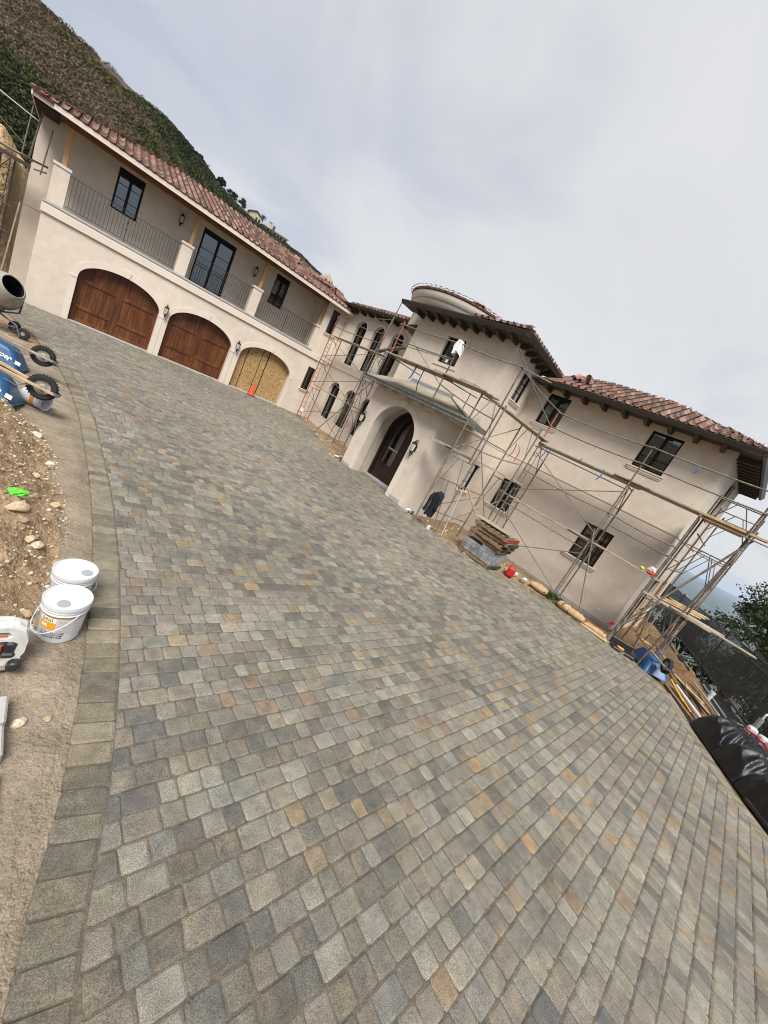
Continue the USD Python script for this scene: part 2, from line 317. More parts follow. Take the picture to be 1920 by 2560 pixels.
MATS['osb'] = usdkit.material(stage, '/World/Looks/osb', {'g': ('geometry', {}), 'mp': ('mapping', {'scale': (1.0, 1.0, .45)}), 'd': ('noise_texture', {'scale': 9.0, 'detail': 2.0}), 'vm': ('vector_math', {'math_type': 'multiply_add', 'vector2': (.12, .12, .12)}), 'v': ('voronoi_texture', {'scale': 44.0}), 'sp': ('separate_xyz', {}), 'r': ('rgb_ramp', {'ramp': [(0, (.15, .085, .035)), (.2, (.26, .16, .065)), (.5, (.34, .215, .09)), (.85, (.42, .285, .13)), (1, (.48, .35, .19))]}), 'p': ('principled_bsdf', {'roughness': .8, 'specular_ior_level': .2})},
    [('g.position', 'mp.vector'), ('g.position', 'd.vector'), ('d.color', 'vm.vector1'), ('mp.vector', 'vm.vector3'), ('vm.vector', 'v.vector'), ('v.color', 'sp.vector'), ('sp.x', 'r.fac'), ('r.color', 'p.base_color')], surface='p.BSDF')
MATS['paver'] = usdkit.material(stage, '/World/Looks/paver', {'g': ('geometry', {}), 'a': ('attribute', {'attribute': 'tint'}),
    'n1': ('noise_texture', {'scale': 10.0, 'detail': 4.0, 'roughness': .65}), 'm1': ('map_range', {'from_min': .3, 'from_max': .7, 'to_min': .74, 'to_max': 1.26, 'clamp': True}),
    'n2': ('noise_texture', {'scale': 5.5, 'detail': 4.0, 'roughness': .6}), 'm2': ('map_range', {'from_min': .54, 'from_max': .72, 'to_min': 0.0, 'to_max': .55, 'clamp': True}), 'wm': ('mix', {'color2': (.215, .165, .105)}),
    'n3': ('noise_texture', {'scale': 170.0, 'detail': 2.0, 'roughness': .7}), 'm3': ('map_range', {'from_min': .34, 'from_max': .66, 'to_min': .5, 'to_max': 1.5, 'clamp': True}),
    'n4': ('noise_texture', {'scale': .32, 'detail': 3.0}), 'm4': ('map_range', {'from_min': .35, 'from_max': .65, 'to_min': .9, 'to_max': 1.12, 'clamp': True}),
    's1': ('vector_math', {'math_type': 'scale'}), 's3': ('vector_math', {'math_type': 'scale'}), 's4': ('vector_math', {'math_type': 'scale'}),
    'bn': ('noise_texture', {'scale': 120.0, 'detail': 5.0, 'roughness': .7}), 'bp': ('bump', {'distance': .006, 'strength': 1.0}), 'p': ('principled_bsdf', {'roughness': .72, 'specular_ior_level': .32})},
    [('g.position', 'n1.vector'), ('n1.fac', 'm1.value'), ('g.position', 'n2.vector'), ('n2.fac', 'm2.value'), ('m2.result', 'wm.fac'), ('a.color', 'wm.color1'), ('wm.color', 's1.vector1'), ('m1.result', 's1.scale'), ('g.position', 'n3.vector'), ('n3.fac', 'm3.value'), ('s1.vector', 's3.vector1'), ('m3.result', 's3.scale'),
     ('g.position', 'n4.vector'), ('n4.fac', 'm4.value'), ('s3.vector', 's4.vector1'), ('m4.result', 's4.scale'), ('s4.vector', 'p.base_color'), ('g.position', 'bn.vector'), ('bn.fac', 'bp.height'), ('bp.normal', 'p.normal')], surface='p.BSDF')
# ---------------------------------------------------------------- far terrain: hill behind, slope down to the valley on the right
ELEV = np.array([(-180, -20), (-150, 5), (-120, 12), (-60, 16.5), (-20, 16.3), (-8, 15.8), (-6, 15.5), (-2.6, 15.45), (1.9, 15.1), (4, 14.75), (5.8, 14.2), (7.2, 13.75), (8.0, 13.4), (9.6, 12.75), (10.6, 12.5), (12.6, 12.2), (14, 11.9), (16, 11.8), (18.4, 11.7), (20, 11.6), (21.6, 11.2), (23.2, 10.9), (27, 9.8), (33, 8), (45, 3), (55, -4), (65, -14), (80, -24), (110, -28), (150, -26), (180, -20)], float)
HILL_RT = (np.array([-180., 3, 13, 180]), np.array([135., 135, 400, 400]))
def terr(th, r):
    """height of the wide terrain at azimuth th (degrees from +Y towards +X) and distance r"""
    e = np.interp(th, ELEV[:, 0], ELEV[:, 1]) - .25
    HILL_R = np.interp(th, *HILL_RT)
    x, y = r * np.sin(np.radians(th)), r * np.cos(np.radians(th))
    up = (HILL_R * np.tan(np.radians(np.maximum(e, 0))) + EYE) * np.clip((r - 30) / (HILL_R - 30), 0, 1) ** 1.05
    back = np.clip((r - HILL_R) / 700, 0, 1)
    up = up * (1 - back) - back * 290
    dn = -np.clip((r - 24) * np.tan(np.radians(np.clip(-e, 0, 29))), 0, 290)
    dn = np.minimum(dn, -np.clip((r - 700) / 1500, 0, 1) * 290)
    w = np.clip((e + 1.5) / 3, 0, 1)
    z = up * w + dn * (1 - w)
    far = np.clip((r - 900) / 900, 0, 1)
    z = z * (1 - far) - 290 * far
    p = np.stack([x, y, np.zeros_like(x)], -1)
    am = np.clip((r - 34) / 40, 0, 1) * np.clip((700 - r) / 500, 0, 1)
    z = z + am * (2.6 * (meshkit.fbm(p / 22, 4, 5) - .5) + 1.0 * (meshkit.fbm(p / 5, 3, 9) - .5)) * np.clip(1.25 - r / HILL_R, .12, 1)
    return z - .35 * np.clip(1 - (r - 20) / 15, 0, 1) - 2.2 * np.clip((th - 50) / 8, 0, 1) * np.clip((140 - th) / 10, 0, 1) * np.clip((60 - r) / 20, 0, 1) * np.clip((r - 10) / 4, 0, 1)
def compact(v, f):
    u, inv = np.unique(f, return_inverse=True)
    return v[u], inv.reshape(f.shape)
def terrain():
    ths = np.concatenate([np.arange(-180, -20, 6), np.arange(-20, 50, .5), np.arange(50, 110, 1.5), np.arange(110, 180, 6)])
    rs = np.concatenate([[.01, 10, 18], np.arange(24, 160, 2.2), np.arange(164, 460, 7), np.geomspace(480, 26000, 26)])
    T, R = np.meshgrid(ths, rs, indexing='ij')
    Z = terr(T, R)
    v = np.stack([R * np.sin(np.radians(T)), R * np.cos(np.radians(T)), Z], -1)
    n, m = len(ths), len(rs)
    i, j = np.meshgrid(np.arange(n), np.arange(m - 1), indexing='ij'); i2 = (i + 1) % n
    q = np.stack([i * m + j, i * m + j + 1, i2 * m + j + 1, i2 * m + j], -1).reshape(-1, 4)
    q = q[:, ::-1]
    # two pieces: near hills and the wide valley floor
    rr = R.reshape(-1)[q].min(1); far = rr > 620
    tri = lambda f: np.vstack([f[:, [0, 1, 2]], f[:, [0, 2, 3]]])
    obj('hillside', compact(v.reshape(-1, 3), tri(q[~far])), 'hill', smooth=True, kind='structure', label='brown and green brush-covered hillside rising behind the house')
    obj('valley', compact(v.reshape(-1, 3), tri(q[far])), 'valley', smooth=True, kind='structure', label='hazy valley floor far below on the right')
terrain()
def scatter(name, mesh, mat, pos, scl, rotz, label, kind='stuff', parent=None):
    pi = UsdGeom.PointInstancer.Define(stage, numbered(path_of(parent), name))
    pm = usdkit.mesh(stage, str(pi.GetPath()) + '/source', mesh, MATS[mat])
    pi.CreatePrototypesRel().SetTargets([pm.GetPath()])
    n = len(pos)
    pi.CreateProtoIndicesAttr(Vt.IntArray([0] * n))
    pi.CreatePositionsAttr(Vt.Vec3fArray.FromNumpy(np.asarray(pos, np.float32)))
    pi.CreateScalesAttr(Vt.Vec3fArray.FromNumpy(np.asarray(scl, np.float32)))
    q = np.zeros((n, 4)); q[:, 0] = np.cos(np.asarray(rotz) / 2); q[:, 3] = np.sin(np.asarray(rotz) / 2)
    pi.CreateOrientationsAttr(Vt.QuathArray([Gf.Quath(float(a[0]), 0, 0, float(a[3])) for a in q]))
    return data(pi.GetPrim(), label=label, kind=kind)
def leaf_cloud(rng, n, size, radii=(1, 1, 1), shell=.55):
    """n leaf-sized quads spread through a lumpy ellipsoid"""
    d = rng.normal(size=(n, 3)); d /= np.linalg.norm(d, axis=1, keepdims=True)
    r = shell + (1 - shell) * rng.random(n) ** .7
    r *= .7 + .6 * meshkit.noise(d * 2.2 + 5, 3)
    c = d * r[:, None] * np.asarray(radii)
    a = rng.normal(size=(n, 3)); a /= np.linalg.norm(a, axis=1, keepdims=True)
    b = np.cross(a, rng.normal(size=(n, 3))); b /= np.linalg.norm(b, axis=1, keepdims=True)
    s = size * (.6 + .8 * rng.random(n))[:, None]
    v = np.stack([c - a * s, c + b * s * .45, c + a * s, c - b * s * .45], 1).reshape(-1, 3)
    k = np.arange(n) * 4
    return v, np.vstack([np.stack([k, k + 1, k + 2], 1), np.stack([k, k + 2, k + 3], 1)])
def brush():
    rng = np.random.default_rng(11)
    v, f = leaf_cloud(rng, 170, .15, (1, 1, .62))
    n = 34000
    th = rng.uniform(-13, 26, n); HR = np.interp(th, *HILL_RT); r = 38 + (HR + 4 - 38) * rng.random(n) ** .8
    x, y = r * np.sin(np.radians(th)), r * np.cos(np.radians(th))
    p = np.stack([x, y, 0 * x], -1)
    up = (r - 38) / (HR - 38); dens = meshkit.fbm(p / 16, 4, 21) + .10 - .10 * np.clip(up - .15, 0, 1) * np.clip(1 - (th - 0) / 8, 0, 1) + .12 * np.clip((th - 2) / 6, 0, 1)
    keep = dens > .34 + .16 * rng.random(n)
    z = terr(th, r)
    s = (.40 + .8 * rng.random(n) ** 2) * np.clip(.6 + dens, .6, 1.3) * np.clip(r / 110, .85, 2.4)
    pos = np.stack([x, y, z + .15 * s], -1)[keep]; s = s[keep]
    scatter('hillside_brush', (v, f), 'brush', pos, np.stack([s * 1.1, s * 1.1, s], -1), rng.uniform(0, 6, len(s)), 'low dark green and dry brown brush over the hillside')
brush()

# ---------------------------------------------------------------- driveway
LEFT = [(-3.6, 23.0), (-2.4, 20.2), (-1.15, 17.35), (-.51, 15.53), (-.07, 13.52), (.21, 12.27), (.41, 10.66), (.56, 9.05), (.63, 7.54), (.67, 6.42), (.69, 5.4), (.68, 4.35), (.63, 3.33), (.57, 2.55), (.48, 1.78), (.36, 1.18), (.30, .8), (.17, 0), (0.0, -1.2), (-.1, -2.6)]
RIGHT_EDGE = [(6.2, -3.4), (7.6, -2.4), (8.81, -1.6), (9.27, -1.29), (9.68, -1.02), (10.36, -.72), (10.95, -.37), (11.68, -.06), (12.36, .34), (12.75, .75), (13.05, 1.35), (12.98, 1.85), (12.7, 2.4), (12.64, 3.3), (12.4, 4.2), (11.9, 4.85), (11.1, 5.35), (10.5, 5.8), (10.4, 6.6), (10.1, 7.5), (9.82, 8.4), (9.93, 9.42), (9.80, 10.20), (10.55, 10.32), (10.32, 12.5), (9.6, 12.38), (9.42, 13.0), (9.05, 13.3), (10.2, 16.8), (10.9, 19.6), (11.2, 21.2), (11.2, 21.42)]
DRIVE = Polygon(LEFT[::-1] + [(-3.6, 23.0), (-1.24, 23.0), (-1.24, 21.44), (11.2, 21.44)] + RIGHT_EDGE[::-1]).buffer(0)
GREY = np.array([(.245, .228, .195), (.215, .203, .178), (.27, .252, .215), (.19, .178, .158), (.23, .205, .175), (.29, .275, .24), (.315, .30, .265), (.205, .2, .182), (.25, .24, .21), (.225, .20, .18)])
DARK = np.array([(.145, .137, .122), (.15, .147, .142), (.125, .12, .112), (.16, .146, .126), (.14, .139, .142)])
WARM = np.array([(.31, .235, .145), (.28, .21, .14), (.34, .235, .13), (.26, .205, .15), (.33, .265, .18), (.25, .18, .13)])
def paver_tint(rng, x=0, y=0):
    u = rng.random(); dk = .13 + .16 * float(np.clip(meshkit.noise(np.array([x * .55, y * .55, 1.0]), 4) * 2 - .9, 0, 1)) + .22 * math.exp(-((x - .6) ** 2 + (y - 1.2) ** 2) / 2.5)
    pal = WARM if u < .065 else DARK if u < .065 + dk else GREY
    c = (pal[rng.integers(len(pal))] * .80 + np.array([.235, .22, .19]) * .20) * (.9 + .22 * rng.random()) * np.array([.665, .642, .575])
    return c * (1 + np.array([.018, .003, -.022]) * rng.normal())
def paver_piece(poly, ztop, rng, deep=.05, cham=.0085, tilt=.0018):
    """one stone: rounded outline, worn top edge"""
    p = np.array(poly.exterior.coords)[:-1]
    n = len(p); c = p.mean(0)
    ins = c + (p - c) * (1 - 2.2 * cham / max(.05, np.linalg.norm(p - c, axis=1).mean()))
    t = rng.normal(size=2) * tilt * 6
    zt = lambda q: ztop(q[:, 0], q[:, 1]) + (q - c) @ t
    v = np.vstack([np.c_[ins, zt(ins)], np.c_[p, zt(p) - cham], np.c_[p, zt(p) - deep], [[*c, zt(c[None])[0] + .0008]]])
    i = np.arange(n); j = (i + 1) % n
    f = np.vstack([np.stack([np.full(n, 3 * n), i, j], 1), np.stack([i, n + i, n + j], 1), np.stack([i, n + j, j], 1), np.stack([n + i, 2 * n + i, 2 * n + j], 1), np.stack([n + i, 2 * n + j, n + j], 1)])
    return v, f
def stone_outline(w, h, rng, near):
    """tumbled rectangle outline about the origin"""
    r = (.012 + .016 * rng.random(4)) * min(1, min(w, h) / .1)
    sx, sy = w / 2, h / 2; pts = []
    for k, (a, b) in enumerate(((1, 1), (-1, 1), (-1, -1), (1, -1))):
        rr = r[k]
        arc = [(0, 1), (.7, .7), (1, 0)] if k % 2 == 0 else [(1, 0), (.7, .7), (0, 1)]
        if k in (1, 3): pass
        q = [(a * (sx - rr + rr * ux), b * (sy - rr + rr * uy)) for ux, uy in ((1, 0), (.72, .72), (0, 1))]
        if k in (1, 3): q = q[::-1]
        pts += q
    pts = np.array(pts)
    if near: pts = pts + rng.normal(size=pts.shape) * .0024
    return pts
def driveway():
    rng = np.random.default_rng(4)
    dw = holder('driveway', None); data(dw, label='driveway of tumbled grey, tan and charcoal paving stones', kind='structure')
    zt = lambda x, y: gz(x, y)
    # bedding sand seen in the joints
    g = []
    xs, ys = np.arange(-4.5, 15, .5), np.arange(-4, 24.5, .5)
    tri = []
    B = MB()
    shp = DRIVE.buffer(-.015)
    import shapely.prepared as sp
    for x in xs:
        for y in ys:
            c = sbox(x, y, x + .5, y + .5).intersection(shp)
            for q in getattr(c, 'geoms', [c]):
                if q.geom_type == 'Polygon' and q.area > 1e-4:
                    vv, ff = trimesh.creation.triangulate_polygon(q, engine='earcut')
                    B.add(np.c_[vv, zt(vv[:, 0], vv[:, 1]) - .0095], ff[:, :3])
    obj('joint_sand', B, 'joint', dw)
    inner = DRIVE.buffer(-.245, join_style=1)
    field = max(getattr(inner, 'geoms', [inner]), key=lambda q: q.area)
    pr = shapely.prepared.prep(field); small = shapely.prepared.prep(field.buffer(-.16))
    items = []
    a = math.radians(1.8); U = np.array([math.cos(a), math.sin(a)]); V = np.array([-math.sin(a), math.cos(a)])
    pitch = .1492
    gap = .005
    mb0, mb1 = -4, 22
    for row in range(-30, 152):
        v0 = row * pitch
        u = -4.5 + rng.random() * .2
        while u < 14.5:
            L = [.149, .149, .149, .205, .205, .118, .175][rng.integers(7)]
            cen = U * (u + L / 2) + V * (v0 + pitch / 2)
            u += L
            if cen[1] < -3 or cen[1] > 21.5: continue
            pt = Point(*cen)
            if not pr.contains(pt) and field.distance(pt) > .14: continue
            near = np.hypot(*cen) < 6
            o = stone_outline(L - gap, pitch - gap, rng, near)
            w = cen + o[:, :1] * U + o[:, 1:] * V
            poly = Polygon(w)
            if not small.contains(pt):
                poly = poly.intersection(field.buffer(-.002))
                poly = max(getattr(poly, 'geoms', [poly]), key=lambda q: q.area)
                if poly.is_empty or poly.geom_type != 'Polygon' or poly.area < .0025: continue
            items.append((poly, cen))
    # soldier course all round
    border = []
    ring = field.exterior; s = 0.0; Lr = ring.length
    outer = DRIVE.buffer(-.003)
    while s < Lr - .1:
        wdt = .149 + .006 * rng.normal()
        p = np.array(ring.interpolate(s).coords[0]); q = np.array(ring.interpolate(min(s + wdt, Lr)).coords[0])
        s += wdt
        d = q - p
        if np.linalg.norm(d) < .06: continue
        d /= np.linalg.norm(d); nrm = np.array([d[1], -d[0]])
        if field.contains(Point(*(p + nrm * .02))): nrm = -nrm
        g2 = .0025
        poly = Polygon([p + d * g2 + nrm * .004, q - d * g2 + nrm * .004, q - d * g2 + nrm * .24, p + d * g2 + nrm * .24])
        if not poly.is_valid: continue
        o = stone_outline(np.linalg.norm(q - p) - .005, .234, rng, np.hypot(*p) < 6)
        cen = (p + q) / 2 + nrm * .122
        poly = Polygon(cen + o[:, :1] * d + o[:, 1:] * nrm).intersection(outer)
        poly = max(getattr(poly, 'geoms', [poly]), key=lambda q: q.area)
        if poly.is_empty or poly.geom_type != 'Polygon' or poly.area < .012: continue
        border.append((poly, cen))
    def emit(items, nm, far_nm, count):
        seen = lambda c: (np.dot([c[0], c[1], -EYE], FWD) > .5) and abs(np.dot([c[0], c[1], -EYE], RIGHT) / np.dot([c[0], c[1], -EYE], FWD)) < 1.03 and np.dot([c[0], c[1], -EYE], DOWN) / np.dot([c[0], c[1], -EYE], FWD) < 1.37
        order = sorted(items, key=lambda it: (not seen(it[1]), it[1] @ it[1]))
        far = MB()
        for k, (poly, c) in enumerate(order):
            pv, pf = paver_piece(poly, lambda x, y: zt(x, y) + h, rng) if (h := rng.normal() * .0012) is not None else None
            t = paver_tint(rng, *c)
            if nm == 'border_paver' and t[0] > 1.8 * t[2]: t = paver_tint(rng)
            if nm == 'border_paver': t = t * [1.0, .955, .86]
            if k < count: obj(nm, (pv, pf), 'paver', dw, tint=t)
            else: far.add(pv, pf, t)
        obj(far_nm, far, 'paver', dw, kind='stuff')
    emit(items, 'paver', 'far_pavers', 300)
    emit(border, 'border_paver', 'far_border_pavers', 120)
    m = MB(); p, q = np.array([-1.0, 16.62]), np.array([9.7, 17.68])
    for k in range(12):
        a0, a1 = p + (q - p) * k / 12, p + (q - p) * (k + 1) / 12
        m.bar((*a0, gz(*a0) + .002), (*a1, gz(*a1) + .002), .035, .006)
    obj('slot_drain', m, 'steel_dark', dw)
    return len(items), len(border)
import shapely.prepared
print('pavers', driveway())

# ---------------------------------------------------------------- bare ground beside the driveway
def patch(name, xs, ys, zf, mat, label, clip=None, kind='structure', smooth=True):
    X, Y = np.meshgrid(xs, ys, indexing='ij'); Z = zf(X, Y)
    n, m = X.shape
    i, j = np.meshgrid(np.arange(n - 1), np.arange(m - 1), indexing='ij')
    q = np.stack([i * m + j, (i + 1) * m + j, (i + 1) * m + j + 1, i * m + j + 1], -1).reshape(-1, 4)
    v = np.stack([X, Y, Z], -1).reshape(-1, 3)
    if clip is not None:
        cx = v[q].mean(1); q = q[clip(cx[:, 0], cx[:, 1])]
    return obj(name, compact(v, np.vstack([q[:, [0, 1, 2]], q[:, [0, 2, 3]]])), mat, smooth=smooth, kind=kind, label=label)
FOOT = np.array([(-2.2, 13.0), (-1.6, 11.9), (-1.1, 10.2), (-.75, 9.3), (-.45, 8.5), (-.12, 8.1), (.12, 7.6), (.28, 6.8), (.30, 6.0), (.40, 5.5), (.42, 4.9), (.44, 4.3), (.33, 3.6), (.2, 2.95), (.0, 2.5), (-.45, 2.1), (-.8, 1.2), (-1.1, 0)])
_fo = np.argsort(FOOT[:, 1])
LO = np.array(LEFT)[np.argsort([p[1] for p in LEFT])]
def left_z(x, y):
    edge = np.interp(y, LO[:, 1], LO[:, 0]); foot = np.interp(y, FOOT[_fo, 1], FOOT[_fo, 0])
    p = np.stack([x, y, 0 * x], -1)
    sand = -.022 - .025 * np.clip(1 - (edge - x) / .12, 0, 1) + .045 * (meshkit.fbm(p * 4.5, 5, 2) - .5) + .02 * np.clip(edge - x - .2, 0, 1)
    d = np.clip(foot - x, 0, None)
    md = d * .62 * np.clip(1 - d * .10, .3, 1) * np.clip(.35 + d * 2, 0, 1) + np.clip(d * 6, 0, 1) * (.20 * (meshkit.fbm(p * 2.6, 4, 7) - .5) + .12 * (meshkit.fbm(p * 9, 4, 8) - .5))
    md = md * np.clip((12.5 - y) / 3.5, 0, 1)
    return gz(x, y) * (x > 0) + sand + np.clip(md, -.02, None)
def soil():
    inside = lambda x, y: ~shapely.contains_xy(DRIVE.buffer(-.10), x, y)
    patch('sand_strip', np.arange(-5.2, 1.2, .035), np.arange(-2.5, 12.6, .035), left_z, 'sand', 'strip of pale sand along the curved edge of the driveway', lambda x, y: inside(x, y) & (x > np.interp(y, FOOT[_fo, 1], FOOT[_fo, 0]) - .10))
    patch('dirt_mound', np.arange(-5.2, 1.2, .035), np.arange(-2.5, 12.6, .035), lambda x, y: left_z(x, y) + .004, 'dirt', 'brown stony dirt slope left of the driveway', lambda x, y: x <= np.interp(y, FOOT[_fo, 1], FOOT[_fo, 0]) - .04)
    def far_left(x, y):
        p = np.stack([x, y, 0 * x], -1)
        return -.05 + .05 * (meshkit.fbm(p * 2, 4, 2) - .5)
    patch('dirt_yard', np.arange(-9, -.0, .15), np.arange(12.3, 27, .15), far_left, 'dirt', 'bare dirt beside the garage corner', lambda x, y: inside(x, y))
    def cut(x, y):
        p = np.stack([x, y, 0 * x], -1)
        top = 4.4 + np.clip(-2.1 - x, 0, 6) * .95
        t = np.clip((y - 24.6 + .55 * (-2.4 - x) * .5) / 4.2, 0, 1)
        lf = np.clip((-1.95 - x) / .7, 0, 1)
        return -.1 + top * t ** .8 * lf + np.clip(t * 4, 0, 1) * lf * (1.5 * (meshkit.fbm(p * np.array([.9, .6, 1]), 5, 4) - .5) + .5 * (meshkit.fbm(p * np.array([3.2, 1.1, 1]), 4, 6) - .5))
    patch('cut_bank', np.arange(-14, -1.9, .12), np.arange(23.2, 36, .14), cut, 'dirt_cut', 'tan freshly cut earth bank beside the garage wing')
soil()
# ---------------------------------------------------------------- the house
TH = math.radians(-82.0)
HU = np.array([math.cos(TH), math.sin(TH), 0]); HN = np.array([HU[1], -HU[0], 0])
FG = Frame((0, 21.5, 0), (1, 0, 0), (0, -1, 0))       # garage front
FB = Frame((0, 23.0, 0), (1, 0, 0), (0, -1, 0))       # wall behind the balcony
FH = Frame((11.64, 21.55, 0), HU, HN)                 # long front facing the drive
FS = Frame(FH.pt(12.47, 0, 0), HN, HU)                # right side of the entrance tower
_e = FH.pt(19.65, -5.75, 0) - FH.pt(19.1, -.15, 0); _e /= np.linalg.norm(_e)
FE = Frame(FH.pt(19.1, -.15, 0), _e, np.array([-_e[1], _e[0], 0]))
if FE.o @ HU < 0: FE.o = -FE.o
house = holder('house', None); data(house, 'two-storey cream stucco house with clay tile roofs, unfinished', 'house')

def wall_part(fr, poly, o0, o1, name='wall', mat='stucco', parent=None): return obj(name, fr.slab(poly, o0, o1), mat, parent or house)
def window(fr, s0, s1, z0, z1, o=-.14, leaves=2, muntins=(), crown=None, sill=0, w=.055, head=0.0, name='window', sill_over=.1, vm=0):
    """dark framed window in an opening; crown: arch rise"""
    h = holder(name, house)
    m = MB(); fw = w
    def ring(a, b, c, d, cr, ww):
        if cr: 
            P = arch_poly(a, b, c, d - cr, d); Q = arch_poly(a + ww, b - ww, c + ww, d - cr, d - ww)
            m.add(*fr.slab(P.difference(Q), o - .03, o + .04))
        else: m.add(*fr.slab(rect(a, b, c, d).difference(rect(a + ww, b - ww, c + ww, d - ww)), o - .03, o + .04))
    zt = z1 - head
    if head: fr.box(m, s0, s1, o - .03, o + .045, zt, z1)
    ring(s0, s1, z0, zt, crown, fw)
    lw = (s1 - s0 - 2 * fw) / leaves
    for k in range(1, leaves): fr.box(m, s0 + fw + k * lw - .05, s0 + fw + k * lw + .05, o - .025, o + .05, z0 + fw, zt - fw - (0 if not crown else .02))
    for fz in muntins: fr.box(m, s0 + fw, s1 - fw, o - .012, o + .016, z0 + (zt - z0) * fz - .012, z0 + (zt - z0) * fz + .012)
    for k in range(vm): 
        x = s0 + (s1 - s0) * (k + 1) / (vm + 1); fr.box(m, x - .012, x + .012, o - .0115, o + .0165, z0 + fw, zt - fw)
    obj('frame', m, 'frame_black', h)
    for k in range(leaves):
        a, b = s0 + fw * .5 + k * lw, s0 + fw * 1.5 + (k + 1) * lw
        P = rect(a, b, z0 + .01, zt - .01)
        if crown: P = P.intersection(arch_poly(s0 + .01, s1 - .01, z0, zt - crown, zt - .01))
        obj('pane', fr.slab(P, o - .004, o + .002), 'glass', h)
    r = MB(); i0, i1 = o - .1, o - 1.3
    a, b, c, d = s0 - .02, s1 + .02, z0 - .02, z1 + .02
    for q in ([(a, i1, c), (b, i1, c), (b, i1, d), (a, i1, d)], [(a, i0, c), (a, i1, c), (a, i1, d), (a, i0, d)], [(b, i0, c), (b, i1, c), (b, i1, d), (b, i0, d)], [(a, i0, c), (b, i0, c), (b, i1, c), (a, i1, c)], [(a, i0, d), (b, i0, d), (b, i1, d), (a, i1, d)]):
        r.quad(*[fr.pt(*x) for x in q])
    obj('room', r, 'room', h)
    if sill:
        s = MB(); fr.box(s, s0 - sill_over, s1 + sill_over, -.04, .075, z0 - .05, z0 - .002, .008); fr.box(s, s0 - sill_over + .03, s1 + sill_over - .03, -.04, .05, z0 - .115, z0 - .052, .008); fr.box(s, s0 - sill_over + .06, s1 + sill_over - .06, -.04, .028, z0 - .16, z0 - .117, .006)
        obj('sill', s, 'stucco_trim', h)
    return h
def hole(s0, s1, z0, z1, crown=None): return arch_poly(s0, s1, z0, z1 - crown, z1) if crown else rect(s0, s1, z0, z1)
def beam(fr, name, mat, s0, s1, o0, o1, z0, z1, bev=0.0, parent=None): return obj(name, fr.box(MB(), s0, s1, o0, o1, z0, z1, bev), mat, parent or house)

